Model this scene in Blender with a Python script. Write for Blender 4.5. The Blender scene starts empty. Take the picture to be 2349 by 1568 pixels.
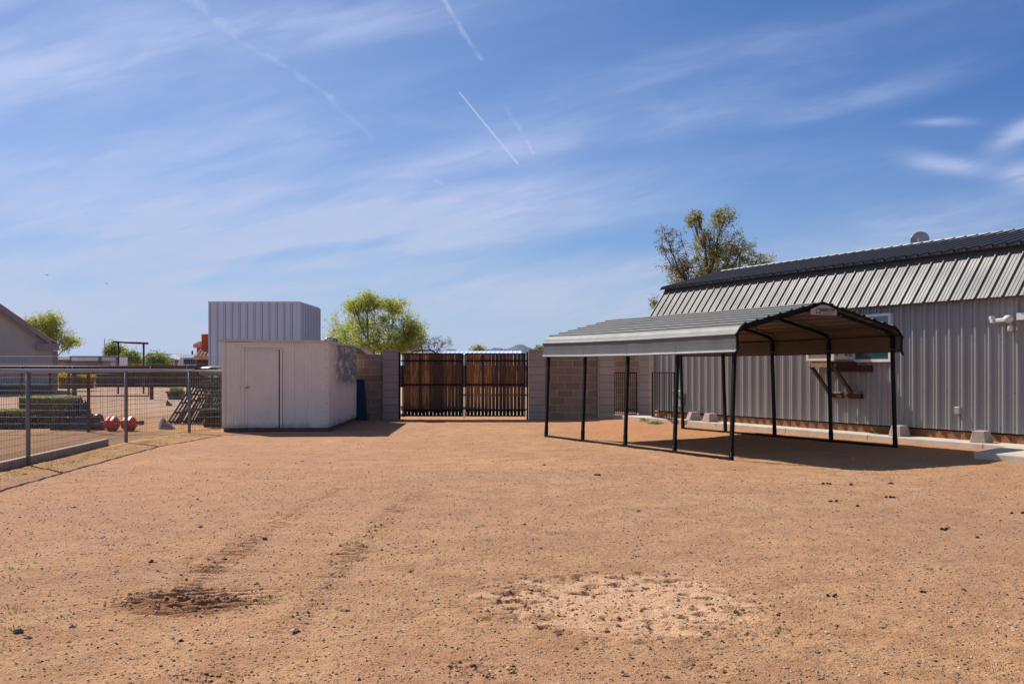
import bpy, bmesh, math, random
import numpy as np
from mathutils import Vector, Matrix, noise
random.seed(7)
C = bpy.context.scene.collection
S = bpy.context.scene
R = math.radians

# ------------------------------------------------------------------ camera, world, sun, exposure
CAMH, F, HZ, CX = 1.42, 2400.0, 846.0, 1174.0          # photo measured on a 2348 px wide grid
cam = bpy.data.cameras.new("Camera"); camo = bpy.data.objects.new("Camera", cam); C.objects.link(camo)
camo.location = (0, 0, CAMH); camo.rotation_euler = (R(90), 0, 0)
cam.sensor_width = 36; cam.lens = 36 * F / 2348; cam.shift_y = (HZ - 784) / 2348
cam.clip_start = 0.1; cam.clip_end = 30000
S.camera = camo
S.view_settings.view_transform = 'Standard'; S.view_settings.look = 'None'
S.view_settings.exposure = 0.48; S.view_settings.gamma = 1; S.view_settings.use_curve_mapping = False
SHX, SHY = 0.73, -0.81                                   # shadow of a 1 m post on the ground
SUN_EL = math.atan(1 / math.hypot(SHX, SHY))
SUN_AZ = math.atan2(-SHX, -SHY)                          # from +Y towards +X
sl = bpy.data.lights.new("Sun", 'SUN'); sl.energy = 5.0; sl.angle = R(0.53); sl.color = (1, 0.93, 0.83)
so = bpy.data.objects.new("Sun", sl); C.objects.link(so)
so.rotation_euler = Vector((SHX, SHY, -1)).to_track_quat('-Z', 'Y').to_euler()
so.location = (-20, 30, 40)

class E:                                                 # tiny node-math expressions
    t = None
    def __init__(s, o): s.o = o
    @staticmethod
    def op(k, *a, clamp=False):
        n = E.t.nodes.new('ShaderNodeMath'); n.operation = k; n.use_clamp = clamp
        for i, x in enumerate(a):
            if isinstance(x, E): E.t.links.new(x.o, n.inputs[i])
            else: n.inputs[i].default_value = float(x)
        return E(n.outputs[0])
    def __add__(s, b): return E.op('ADD', s, b)
    __radd__ = __add__
    def __sub__(s, b): return E.op('SUBTRACT', s, b)
    def __rsub__(s, b): return E.op('SUBTRACT', b, s)
    def __mul__(s, b): return E.op('MULTIPLY', s, b)
    __rmul__ = __mul__
    def __truediv__(s, b): return E.op('DIVIDE', s, b)
def emax(a, b): return E.op('MAXIMUM', a, b)
def emin(a, b): return E.op('MINIMUM', a, b)
def esat(a): return E.op('ADD', a, 0, clamp=True)
def step(a, lo, hi):
    n = E.t.nodes.new('ShaderNodeMapRange'); n.interpolation_type = 'SMOOTHSTEP'
    E.t.links.new(a.o, n.inputs[0]); n.inputs[1].default_value = lo; n.inputs[2].default_value = hi
    return E(n.outputs[0])
def comb(x, y, z=0.0):
    n = E.t.nodes.new('ShaderNodeCombineXYZ')
    for i, a in enumerate((x, y, z)):
        if isinstance(a, E): E.t.links.new(a.o, n.inputs[i])
        else: n.inputs[i].default_value = a
    return n.outputs[0]
def sep(o):
    n = E.t.nodes.new('ShaderNodeSeparateXYZ'); E.t.links.new(o, n.inputs[0])
    return E(n.outputs[0]), E(n.outputs[1]), E(n.outputs[2])
def nz(vec, scale, detail=4, rough=0.55, dist=0.0, col=False):
    n = E.t.nodes.new('ShaderNodeTexNoise'); E.t.links.new(vec, n.inputs['Vector'])
    n.inputs['Scale'].default_value = scale; n.inputs['Detail'].default_value = detail
    n.inputs['Roughness'].default_value = rough; n.inputs['Distortion'].default_value = dist
    return n.outputs['Color'] if col else E(n.outputs[0])
def mixc(f, a, b, mode='MIX'):
    n = E.t.nodes.new('ShaderNodeMix'); n.data_type = 'RGBA'; n.blend_type = mode
    for s_, x in ((n.inputs[0], f), (n.inputs[6], a), (n.inputs[7], b)):
        if isinstance(x, E): E.t.links.new(x.o, s_)
        elif isinstance(x, (int, float)): s_.default_value = x
        elif isinstance(x, tuple): s_.default_value = (*x, 1)
        else: E.t.links.new(x, s_)
    return n.outputs[2]

w = bpy.data.worlds.new("World"); S.world = w; w.use_nodes = True
nt = w.node_tree; E.t = nt
bg = nt.nodes['Background']; bg.inputs[1].default_value = 0.05
sky = nt.nodes.new('ShaderNodeTexSky'); sky.sky_type = 'NISHITA'; sky.sun_disc = False
sky.sun_elevation = SUN_EL; sky.sun_rotation = SUN_AZ
sky.altitude = 300; sky.air_density = 1.0; sky.dust_density = 0.1; sky.ozone_density = 2.2
tc = nt.nodes.new('ShaderNodeTexCoord')
dx, dy, dz = sep(tc.outputs['Generated'])
yy = emax(dy, 0.12)
U = dx / yy; Vv = dz / yy                                 # direction of the sky, tangent of bearing and height
def pu(x): return (x - CX) / F
def pv(y): return (HZ - y) / F
a_ = R(13)                                               # streaks climb gently to the right
Ur = U * math.cos(a_) + Vv * math.sin(a_); Vr = Vv * math.cos(a_) - U * math.sin(a_)
warp = nz(comb(U, Vv), 3.0, 3)
streak = nz(comb(Ur * 1.6, (Vr + warp * 0.05) * 9.0), 2.2, 8, 0.58, 0.4)
broad = nz(comb(Ur * 1.2 + 3.1, Vr * 3.2 + 1.7), 1.9, 5, 0.5, 0.2)
fine = nz(comb(Ur * 4 + 5, Vr * 22), 3.0, 8, 0.65, 0.6)
def blob(x, y, rx, ry, ang=0.0):
    ca, sa = math.cos(R(ang)), math.sin(R(ang))
    u = U - pu(x); v = Vv - pv(y)
    a = (u * ca + v * sa) * (F / rx); b = (v * ca - u * sa) * (F / ry)
    return E.op('EXPONENT', (a * a + b * b) * -1.0)
smix = streak * 0.52 + broad * 0.30 + fine * 0.18
S1 = step(smix, 0.34, 0.68); S2 = step(streak * 0.6 + fine * 0.22 + broad * 0.18, 0.36, 0.66)
veil = step(0.0 - U, -0.30, 0.62) * 0.52 + 0.08 + step(0.0 - Vv, -0.27, -0.02) * 0.34 + step(0.0 - Vv, -0.10, 0.03) * 0.55
white = blob(900, 525, 620, 70, 9) * 0.95 + blob(250, 545, 520, 80, 5) * 0.8 + blob(1150, 660, 420, 60, -6) * 0.65 + blob(1400, 610, 300, 50, -8) * 0.5
white = white + blob(2000, 560, 420, 60, 8) * 1.0 + blob(2160, 375, 85, 20, -8) * 0.9 + blob(2345, 305, 75, 24, 25) * 1.1 + blob(2365, 400, 75, 34, 0) * 1.0 + blob(350, 690, 200, 22, 3) * 0.5
white = white + blob(1450, 260, 620, 50, 13) * 0.30 + blob(1950, 235, 260, 28, 15) * 0.36 + blob(2160, 280, 70, 10, 0) * 0.45 + blob(720, 55, 300, 45, 5) * 0.55 + blob(120, 150, 380, 90, 8) * 0.42 + blob(1700, 120, 600, 40, 13) * 0.25 + blob(1250, 340, 500, 35, 10) * 0.35 + blob(500, 330, 700, 60, 8) * 0.3
gap = blob(60, 555, 160, 35, 5) * 0.55 + blob(640, 585, 300, 22, 8) * 0.8 + blob(560, 640, 260, 16, 4) * 0.35 + blob(1350, 560, 330, 30, 6) * 0.75 + blob(1650, 650, 200, 30, 0) * 0.2 + blob(850, 130, 300, 40, 10) * 0.3
cloud = esat((veil * (S1 * 0.42 + 0.72) + white * (S2 * 0.85 + 0.32)) * (1.0 - gap * 0.75)) * (S2 * 0.12 + fine * 0.25 + 0.74)
def trail(x0, y0, x1, y1, wd, amp, soft=1.0):
    ax, ay, bx_, by = pu(x0), pv(y0), pu(x1), pv(y1)
    lx, ly = bx_ - ax, by - ay; l2 = lx * lx + ly * ly
    wob = (nz(comb(U, Vv), 26, 4) - 0.5) * (0.006 * soft)
    t_ = E.op('MULTIPLY', (U - ax) * (lx / l2) + (Vv - ay) * (ly / l2), 1.0, clamp=True)
    px_ = U - ax - t_ * lx + wob; py_ = Vv - ay - t_ * ly + wob
    d = E.op('SQRT', px_ * px_ + py_ * py_)
    return step(0.0 - d, -wd / F, -wd * 0.1 / F) * amp
ctr = trail(1053, 212, 1187, 376, 2.8, 0.65, 0.03)
br = nz(comb(U, Vv), 55, 5) ; brk = step(br, 0.36, 0.62)
ctr = ctr + trail(1010, -10, 1102, 138, 8, 0.32, 1.0) * (brk * 0.7 + 0.3)
ctr = ctr + trail(400, -30, 560, 95, 18, 0.22, 2.2) * brk + trail(560, 95, 760, 225, 9, 0.18, 2.0) * brk + trail(760, 225, 850, 320, 12, 0.14, 2.2) * brk
ctr = ctr + trail(1165, 250, 1222, 350, 8, 0.2, 2.0) * brk + trail(965, 395, 1030, 435, 9, 0.22, 1.4) * brk
cl2 = esat(cloud + ctr)
sk = mixc(1.0, sky.outputs[0], (0.55, 0.84, 1.24), 'MULTIPLY')
cc = mixc(step(Vv, 0.0, 0.26), (8.0, 8.6, 10.6), (7.6, 8.8, 12.6))
sk = mixc(step(U, -0.1, 0.55) * step(Vv, 0.02, 0.3), sk, mixc(1.0, sk, (0.62, 0.82, 0.98), 'MULTIPLY'))
fin = mixc(cl2 * 0.88, sk, cc)
below = step(dz, -0.02, 0.0)
nt.links.new(fin, bg.inputs[0])

# ------------------------------------------------------------------ helpers
def pt(x, y, Y):                                         # the point a photo pixel shows at depth Y
    return Vector(((x - CX) / F * Y, Y, CAMH - (y - HZ) / F * Y))
def gp(x, y, z=0.0):                                     # ... where it meets height z
    Y = (CAMH - z) * F / (y - HZ); return Vector(((x - CX) / F * Y, Y, z))
def sstep(x, a, b):
    t = np.clip((x - a) / (b - a), 0, 1); return t * t * (3 - 2 * t)

class MB:
    def __init__(s): s.v = []; s.f = []; s.sm = []
    def add(s, vs, fs, smooth=False):
        o = len(s.v); s.v += [tuple(v) for v in vs]; s.f += [tuple(i + o for i in f) for f in fs]; s.sm += [smooth] * len(fs); return s
    def hexa(s, p):                                      # 8 points: bottom ring, top ring
        return s.add(p, [(3, 2, 1, 0), (4, 5, 6, 7), (0, 1, 5, 4), (1, 2, 6, 5), (2, 3, 7, 6), (3, 0, 4, 7)])
    def box(s, x0, y0, z0, x1, y1, z1):
        return s.hexa([(x0, y0, z0), (x1, y0, z0), (x1, y1, z0), (x0, y1, z0), (x0, y0, z1), (x1, y0, z1), (x1, y1, z1), (x0, y1, z1)])
    def obox(s, c, ax, ay, az):                          # centre and three half-axis vectors
        c, ax, ay, az = map(Vector, (c, ax, ay, az))
        return s.hexa([c - ax - ay - az, c + ax - ay - az, c + ax + ay - az, c - ax + ay - az, c - ax - ay + az, c + ax - ay + az, c + ax + ay + az, c - ax + ay + az])
    def bar(s, a, b, wd, ht, up=(0, 0, 1)):
        a, b = Vector(a), Vector(b); d = b - a; up = Vector(up)
        if abs(d.normalized().dot(up)) > 0.98: up = Vector((0, 1, 0))
        x = d.cross(up).normalized(); z = x.cross(d).normalized()
        return s.obox((a + b) / 2, d / 2, x * wd / 2, z * ht / 2)
    def tube(s, pts, rad, n=8, smooth=True, cap=True):
        pts = [Vector(p) for p in pts]; k = len(pts)
        if isinstance(rad, (int, float)): rad = [rad] * k
        vs = []; prev = None
        for i, p in enumerate(pts):
            d = (pts[min(i + 1, k - 1)] - pts[max(i - 1, 0)]).normalized()
            if prev is None:
                prev = d.orthogonal().normalized()
            x = (prev - d * prev.dot(d))
            x = x.normalized() if x.length > 1e-6 else d.orthogonal().normalized()
            prev = x; y = d.cross(x)
            for j in range(n):
                a = 2 * math.pi * j / n
                vs.append(p + (x * math.cos(a) + y * math.sin(a)) * rad[i])
        fs = [(i * n + j, i * n + (j + 1) % n, (i + 1) * n + (j + 1) % n, (i + 1) * n + j) for i in range(k - 1) for j in range(n)]
        s.add(vs, fs, smooth)
        if cap and n > 2:
            o = len(s.v) - len(vs); s.f += [tuple(o + j for j in range(n))[::-1], tuple(o + (k - 1) * n + j for j in range(n))]; s.sm += [False, False]
        return s
    def lathe(s, prof, c=(0, 0, 0), n=16, smooth=True, sx=1, sy=1):
        k = len(prof); vs = [(c[0] + r * math.cos(2 * math.pi * j / n) * sx, c[1] + r * math.sin(2 * math.pi * j / n) * sy, c[2] + z) for r, z in prof for j in range(n)]
        fs = [(i * n + j, i * n + (j + 1) % n, (i + 1) * n + (j + 1) % n, (i + 1) * n + j) for i in range(k - 1) for j in range(n)]
        s.add(vs, fs, smooth); o = len(s.v) - len(vs)
        s.f += [tuple(o + j for j in range(n))[::-1], tuple(o + (k - 1) * n + j for j in range(n))]; s.sm += [False, False]
        return s
    def poly(s, ring, d):                                # extruded polygon
        n = len(ring); d = Vector(d); a = [Vector(p) for p in ring]
        return s.add(a + [p + d for p in a], [tuple(range(n))[::-1], tuple(range(n, 2 * n))] + [(i, (i + 1) % n, n + (i + 1) % n, n + i) for i in range(n)])
    def blobby(s, c, r, amp=0.15, seed=0, sub=2, sc=1.6):
        bm = bmesh.new(); bmesh.ops.create_icosphere(bm, subdivisions=sub, radius=1)
        vs = []
        for v in bm.verts:
            k = 1 + amp * noise.noise(v.co * sc + Vector((seed * 3.7, seed, 0))) * 2
            vs.append((c[0] + v.co.x * k * r[0], c[1] + v.co.y * k * r[1], c[2] + v.co.z * k * r[2]))
        fs = [tuple(v.index for v in f.verts) for f in bm.faces]; bm.free()
        return s.add(vs, fs, amp < 0.2)
    def build(s, name, mat, parent=None, origin=None):
        o = Vector((0, 0, 0))
        if parent is not None:
            r_ = parent
            while r_.parent: r_ = r_.parent
            o = Vector(r_['_o']) if '_o' in r_ else r_.location.copy()
        elif origin is not None: o = Vector(origin)
        me = bpy.data.meshes.new(name)
        va = np.array(s.v, dtype=float) - np.array(o)
        me.from_pydata(va.tolist(), [], s.f)
        me.polygons.foreach_set('use_smooth', s.sm)
        me.materials.append(mat); me.update()
        ob = bpy.data.objects.new(name, me); C.objects.link(ob)
        if parent is not None: ob.parent = parent
        else: ob.location = o
        return ob
def build_each(mb, name, mat, parent, limit=100, eye=(0, 0, 1.42)):   # every loose piece its own part; past the limit one 'stuff' part
    par = list(range(len(mb.v)))
    def fd(a):
        while par[a] != a: par[a] = par[par[a]]; a = par[a]
        return a
    for f in mb.f:
        for q in f[1:]: par[fd(q)] = fd(f[0])
    gr = {}
    for i, f in enumerate(mb.f): gr.setdefault(fd(f[0]), []).append(i)
    gs_ = sorted(gr.values(), key=lambda g: (Vector(mb.v[mb.f[g[0]][0]]) - Vector(eye)).length)
    def sub(fi):
        n = MB(); mp = {}
        for i in fi:
            for q in mb.f[i]:
                if q not in mp: mp[q] = len(n.v); n.v.append(mb.v[q])
            n.f.append(tuple(mp[q] for q in mb.f[i])); n.sm.append(mb.sm[i])
        return n
    out = [sub(g).build(name, mat, parent) for g in gs_[:limit]]
    if len(gs_) > limit: o = sub([i for g in gs_[limit:] for i in g]).build(name, mat, parent); o['kind'] = 'stuff'
    return out
def bevel(o, wd, seg=1):
    m = o.modifiers.new('Bevel', 'BEVEL'); m.width = wd; m.segments = seg; m.limit_method = 'ANGLE'; return o
def tag(o, label, cat, group=None, kind=None):
    if label: o['label'] = label
    if cat: o['category'] = cat
    if group: o['group'] = group
    if kind: o['kind'] = kind
    return o
def thing(name, loc, label, cat, group=None):
    o = bpy.data.objects.new(name, None); C.objects.link(o); o.location = loc; o.empty_display_size = 0.2
    return tag(o, label, cat, group)
def npmesh(name, V, Fc, mat, parent=None, smooth=False, k=4):
    me = bpy.data.meshes.new(name); V = np.asarray(V, np.float32); Fc = np.asarray(Fc, np.int32)
    if parent is not None:
        r_ = parent
        while r_.parent: r_ = r_.parent
        V = V - np.array(r_.location, np.float32)
    n = len(Fc)
    me.vertices.add(len(V)); me.vertices.foreach_set('co', V.ravel())
    me.loops.add(n * k); me.loops.foreach_set('vertex_index', Fc.ravel())
    me.polygons.add(n); me.polygons.foreach_set('loop_start', np.arange(0, n * k, k)); me.polygons.foreach_set('loop_total', np.full(n, k))
    me.polygons.foreach_set('use_smooth', np.full(n, smooth)); me.materials.append(mat); me.update(calc_edges=True)
    ob = bpy.data.objects.new(name, me); C.objects.link(ob)
    if parent is not None: ob.parent = parent
    return ob

# ------------------------------------------------------------------ materials
def newmat(name):
    m = bpy.data.materials.new(name); m.use_nodes = True; E.t = m.node_tree
    b = m.node_tree.nodes['Principled BSDF']
    return m, b, m.node_tree
def bump(h, strength=0.3, dist=0.02):
    n = E.t.nodes.new('ShaderNodeBump'); E.t.links.new(h.o, n.inputs['Height'])
    n.inputs['Strength'].default_value = strength; n.inputs['Distance'].default_value = dist; return n.outputs[0]
def pos():
    n = E.t.nodes.new('ShaderNodeNewGeometry'); return n.outputs['Position']
def objc():
    n = E.t.nodes.new('ShaderNodeTexCoord'); return n.outputs['Object']
def island():
    n = E.t.nodes.new('ShaderNodeNewGeometry'); return E(n.outputs['Random Per Island'])
def M(name, col, rough=0.6, metal=0.0, col2=None, sc=4.0, amt=0.5, bs=0.0, bsc=30.0, stretch=(1, 1, 1), isl=0.0, spec=0.5):
    m, b, t = newmat(name)
    p = pos()
    mp = t.nodes.new('ShaderNodeMapping'); t.links.new(p, mp.inputs[0]); mp.inputs['Scale'].default_value = stretch
    n = nz(mp.outputs[0], sc, 6, 0.6)
    col2 = col2 or tuple(c * 0.75 for c in col)
    f = step(n, 0.5 - 0.22 / max(amt, .05) * .5, 0.5 + 0.22 / max(amt, .05) * .5) * min(1, amt * 1.4)
    c = mixc(f, col, col2)
    if isl:
        i = island(); hv = t.nodes.new('ShaderNodeHueSaturation'); t.links.new(c, hv.inputs['Color'])
        v = i * (2 * isl) + (1 - isl); t.links.new(v.o, hv.inputs['Value']); c = hv.outputs[0]
    t.links.new(c, b.inputs['Base Color'])
    r_ = n * 0.2 + (rough - 0.1); t.links.new(r_.o, b.inputs['Roughness'])
    b.inputs['Metallic'].default_value = metal; b.inputs['Specular IOR Level'].default_value = spec
    if bs: t.links.new(bump(nz(mp.outputs[0], bsc, 4), bs, 0.01), b.inputs['Normal'])
    return m
mats = dict(
    wall_metal=M('grey_wall_metal', (0.335, 0.325, 0.315), 0.42, 0.0, (0.275, 0.265, 0.255), 1.2, 0.4, stretch=(1, 1, .3)),
    roof_metal=M('dark_grey_roof_metal', (0.105, 0.102, 0.102), 0.55, 0.0, (0.088, 0.086, 0.084), 1.4, 0.4, spec=0.3),
    trim_dark=M('dark_trim', (0.10, 0.10, 0.11), 0.5),
    trim_light=M('light_trim', (0.30, 0.31, 0.33), 0.45),
    white=M('white_paint', (0.75, 0.75, 0.74), 0.5, 0, (0.62, 0.61, 0.58), 6),
    black=M('black_steel', (0.008, 0.008, 0.009), 0.6, 0.0, (0.018, 0.013, 0.011), 9, 0.3, spec=0.2),
    blackpaint=M('black_paint', (0.006, 0.006, 0.007), 0.6, spec=0.18),
    galv=M('galvanised_pipe', (0.38, 0.39, 0.41), 0.4, 0.5, (0.28, 0.28, 0.29), 12),
    galvpost=M('grey_post', (0.20, 0.20, 0.205), 0.55, 0.2, (0.16, 0.155, 0.15), 8),
    wire=M('fence_wire', (0.15, 0.15, 0.15), 0.5, 0.3),
    rustred=M('dark_red_pipe', (0.085, 0.022, 0.015), 0.6, 0.1, (0.03, 0.012, 0.01), 9),
    concrete=M('concrete', (0.54, 0.46, 0.38), 0.85, 0, (0.42, 0.34, 0.27), 3.5, 0.6, 0.35, 60),
    pier=M('pier_concrete', (0.44, 0.37, 0.31), 0.9, 0, (0.34, 0.25, 0.19), 6, 0.6, 0.5, 50),
    timber=M('skirt_timber', (0.30, 0.12, 0.036), 0.75, 0, (0.15, 0.058, 0.018), 5, 0.7, 0.3, 40, (2, 2, 12)),
    bracket=M('stained_timber', (0.055, 0.017, 0.009), 0.7, 0, (0.035, 0.011, 0.007), 7, 0.6, 0.3, 40),
    endgrain=M('pale_timber', (0.34, 0.19, 0.07), 0.75, 0, (0.24, 0.12, 0.04), 12, 0.6),
    blue=M('blue_plastic', (0.012, 0.045, 0.10), 0.5, 0, (0.010, 0.032, 0.07), 5),
    bag=M('black_plastic_sheet', (0.004, 0.004, 0.005), 0.14, 0, (0.006, 0.006, 0.007), 8, 0.5, spec=0.5),
    greybag=M('dull_dark_plastic', (0.035, 0.038, 0.052), 0.4),
    red=M('red_plastic', (0.80, 0.010, 0.008), 0.35, 0, (0.45, 0.012, 0.015), 7, 0.6),
    rock=M('grey_rock', (0.20, 0.185, 0.175), 0.9, 0, (0.13, 0.12, 0.11), 9, 0.6, 0.6, 20),
    bark=M('brown_bark', (0.10, 0.07, 0.045), 0.9, 0, (0.06, 0.04, 0.028), 12, 0.5),
    twig=M('grey_twig', (0.17, 0.145, 0.10), 0.9, 0, (0.11, 0.09, 0.06), 12, 0.5),
    greenbark=M('green_bark', (0.13, 0.14, 0.05), 0.85, 0, (0.09, 0.09, 0.03), 12, 0.5),
    stucco=M('beige_stucco', (0.42, 0.385, 0.34), 0.9, 0, (0.37, 0.335, 0.30), 2.5, 0.5, 0.5, 60),
    fascia=M('grey_brown_fascia', (0.27, 0.235, 0.22), 0.7),
    orange=M('orange_stucco', (0.46, 0.10, 0.025), 0.9, 0, (0.40, 0.085, 0.02), 1.0, 0.5),
    tile=M('clay_tile', (0.62, 0.36, 0.25), 0.8, 0, (0.45, 0.22, 0.14), 3, 0.8),
    farwood=M('far_fence_wood', (0.10, 0.042, 0.026), 0.85, 0, (0.06, 0.026, 0.018), 3, 0.7, isl=0.25),
    shingle=M('grey_shingle', (0.20, 0.20, 0.22), 0.85, 0, (0.16, 0.16, 0.17), 1.5, 0.5),
    tan=M('tan_siding', (0.27, 0.20, 0.145), 0.85, 0, (0.22, 0.165, 0.12), 1.5, 0.5),
    container=M('pale_blue_container', (0.78, 0.80, 0.86), 0.5, 0, (0.66, 0.68, 0.74), 1.2, 0.5),
    whitemetal=M('white_corrugated_metal', (0.55, 0.62, 0.74), 0.45, 0.0, (0.48, 0.54, 0.65), 0.8, 0.4),
    glass=M('dark_window_glass', (0.02, 0.06, 0.065), 0.06, 0.0, (0.03, 0.075, 0.08), 1.5, spec=1.0),
    glass2=M('dark_glass', (0.015, 0.02, 0.03), 0.1, 0, None, 1, spec=0.8),
    green_panel=M('dark_green_panel', (0.022, 0.03, 0.028), 0.5, 0, (0.04, 0.04, 0.035), 8, 0.6),
    tarp=M('green_grey_plastic', (0.12, 0.16, 0.15), 0.35, 0, (0.07, 0.10, 0.095), 6),
    clod=M('dark_clod', (0.045, 0.03, 0.022), 0.95, 0, (0.03, 0.02, 0.015), 30),
    cactus=M('cactus_skin', (0.13, 0.13, 0.055), 0.7, 0, (0.20, 0.18, 0.09), 18, 0.6),
    dish=M('dish_metal', (0.35, 0.36, 0.38), 0.4, 0.3, (0.28, 0.28, 0.29), 5),
    hutroof=M('brown_hut_roof', (0.16, 0.10, 0.07), 0.8),
    turbine=M('blue_grey_turbine', (0.13, 0.17, 0.22), 0.4, 0.5),
    ac=M('cream_casing', (0.66, 0.65, 0.62), 0.45, 0, (0.58, 0.55, 0.50), 5),
    louvre=M('tan_louvre', (0.40, 0.34, 0.26), 0.5, 0.2),
)
def leafmat(name, c1, c2, trans=0.5):
    m, b, t = newmat(name); i = island()
    c = mixc(i, c1, c2); t.links.new(c, b.inputs['Base Color']); b.inputs['Roughness'].default_value = 0.55
    tr = t.nodes.new('ShaderNodeBsdfTranslucent'); t.links.new(mixc(1.0, c, (1.25, 1.25, 0.75), 'MULTIPLY'), tr.inputs[0])
    mx = t.nodes.new('ShaderNodeMixShader'); mx.inputs[0].default_value = trans
    t.links.new(b.outputs[0], mx.inputs[1]); t.links.new(tr.outputs[0], mx.inputs[2])
    t.links.new(mx.outputs[0], t.nodes['Material Output'].inputs[0]); return m
L_pv = leafmat('lime_leaf', (0.26, 0.30, 0.035), (0.50, 0.50, 0.11), 0.5)
L_olive = leafmat('olive_leaf', (0.15, 0.155, 0.025), (0.34, 0.30, 0.065), 0.5)
L_brown = leafmat('brown_leaf', (0.14, 0.09, 0.035), (0.24, 0.17, 0.06), 0.4)
L_green = leafmat('green_leaf', (0.17, 0.22, 0.035), (0.32, 0.35, 0.08), 0.5)
L_far = leafmat('far_green_leaf', (0.13, 0.18, 0.04), (0.24, 0.28, 0.08), 0.45)
L_yel = leafmat('yellow_flower', (0.60, 0.40, 0.02), (0.45, 0.34, 0.04), 0.4)
L_hedge = leafmat('hedge_leaf', (0.26, 0.28, 0.08), (0.42, 0.42, 0.15), 0.35)
L_grass = leafmat('grass_blade', (0.07, 0.16, 0.02), (0.13, 0.24, 0.04), 0.4)
L_straw = leafmat('straw', (0.50, 0.34, 0.13), (0.36, 0.22, 0.09), 0.3)

# block wall: running bond of 42 x 21 cm blocks, slight tint block to block
def blockmat(name, c1, c2, bw=0.42, ang=0.0, mort=(0.40, 0.34, 0.29)):
    m, b, t = newmat(name); p = pos()
    mp = t.nodes.new('ShaderNodeMapping'); t.links.new(p, mp.inputs[0]); mp.inputs['Rotation'].default_value = (0, 0, ang)
    x, y, z = sep(mp.outputs[0])
    bt = t.nodes.new('ShaderNodeTexBrick'); t.links.new(comb(x + y * 0.97, z + 0.003), bt.inputs[0])
    bt.inputs['Scale'].default_value = 1; bt.inputs['Brick Width'].default_value = bw; bt.inputs['Row Height'].default_value = 0.21
    bt.inputs['Mortar Size'].default_value = 0.010; bt.inputs['Mortar Smooth'].default_value = 0.3; bt.inputs['Bias'].default_value = 0
    bt.inputs['Color1'].default_value = (*c1, 1); bt.inputs['Color2'].default_value = (*c2, 1); bt.inputs['Mortar'].default_value = (*mort, 1)
    n = nz(p, 2.2, 6); c = mixc(step(n, .35, .75) * 0.45, bt.outputs[0], tuple(k * 0.62 for k in c1))
    g = nz(p, 90, 3); c = mixc(g * 0.35, c, tuple(k * 0.6 for k in c2))
    t.links.new(c, b.inputs['Base Color']); b.inputs['Roughness'].default_value = 0.92
    h = E(bt.outputs[1]) * -0.6 + g * 0.5
    t.links.new(bump(h, 0.6, 0.008), b.inputs['Normal']); return m
BW = blockmat('tan_block', (0.34, 0.235, 0.175), (0.225, 0.15, 0.11), mort=(0.46, 0.36, 0.29))
BP = blockmat('grey_block', (0.43, 0.35, 0.305), (0.36, 0.29, 0.25), 3.0, mort=(0.20, 0.15, 0.12))

# stained white shed cladding
m, b, t = newmat('stained_white_shed_cladding'); p = pos(); x, y, z = sep(p)
n1 = nz(p, 3.0, 7, .65); n2 = nz(comb(x * 14, y * 1.2, z * 14), 1.4, 4)
c = mixc(step(n1, .4, .75) * 0.35, (0.78, 0.70, 0.58), (0.60, 0.52, 0.42))
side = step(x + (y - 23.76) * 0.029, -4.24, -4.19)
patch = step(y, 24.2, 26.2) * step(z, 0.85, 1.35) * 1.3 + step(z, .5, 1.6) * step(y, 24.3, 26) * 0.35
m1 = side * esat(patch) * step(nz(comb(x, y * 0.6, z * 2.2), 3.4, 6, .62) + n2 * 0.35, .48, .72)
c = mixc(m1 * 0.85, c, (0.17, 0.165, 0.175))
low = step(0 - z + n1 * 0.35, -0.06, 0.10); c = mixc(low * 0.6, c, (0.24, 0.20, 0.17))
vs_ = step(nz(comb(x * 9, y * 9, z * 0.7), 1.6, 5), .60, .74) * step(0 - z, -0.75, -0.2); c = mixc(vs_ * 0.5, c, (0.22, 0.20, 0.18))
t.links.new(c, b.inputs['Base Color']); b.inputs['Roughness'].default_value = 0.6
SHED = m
# gate boards: stained timber, every board its own tone, grain and knots
m, b, t = newmat('stained_gate_board'); p = pos(); x, y, z = sep(p); i = island()
gr = nz(comb(x * 30 + i * 50, y, z * 1.6), 1.5, 6, .6, .6)
kn = nz(comb(x * 9 + i * 90, y, z * 3.2), 2.0, 2)
c = mixc(step(i, .15, .95), (0.12, 0.050, 0.018), (0.66, 0.27, 0.065))
c = mixc(step(gr, .40, .56) * .75, c, (0.055, 0.022, 0.008)); c = mixc(step(kn, .66, .74) * .8, c, (0.03, 0.014, 0.008))
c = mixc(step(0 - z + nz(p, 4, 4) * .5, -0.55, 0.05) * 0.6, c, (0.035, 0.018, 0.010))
t.links.new(c, b.inputs['Base Color']); b.inputs['Roughness'].default_value = 0.75; t.links.new(bump(gr, .4, .004), b.inputs['Normal'])
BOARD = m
# galvanised carport roof
m, b, t = newmat('galvanised_roof_sheet'); p = pos()
n1 = nz(p, 5, 6); c = mixc(n1, (0.165, 0.172, 0.172), (0.125, 0.13, 0.13)); t.links.new(c, b.inputs['Base Color'])
b.inputs['Metallic'].default_value = 0.0; b.inputs['Specular IOR Level'].default_value = 0.18; r_ = n1 * 0.12 + 0.50; t.links.new(r_.o, b.inputs['Roughness']); t.links.new(bump(nz(p, 2.5, 3), .18, .03), b.inputs['Normal'])
ROOFSH = m

UNDER_SHADE = M('underside_shade_tone', (0.13, 0.10, 0.078), 0.6, 0, (0.10, 0.078, 0.06), 3, 0.5, spec=0.2)  # galvanised underside with its shade and ground bounce put into the colour
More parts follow.
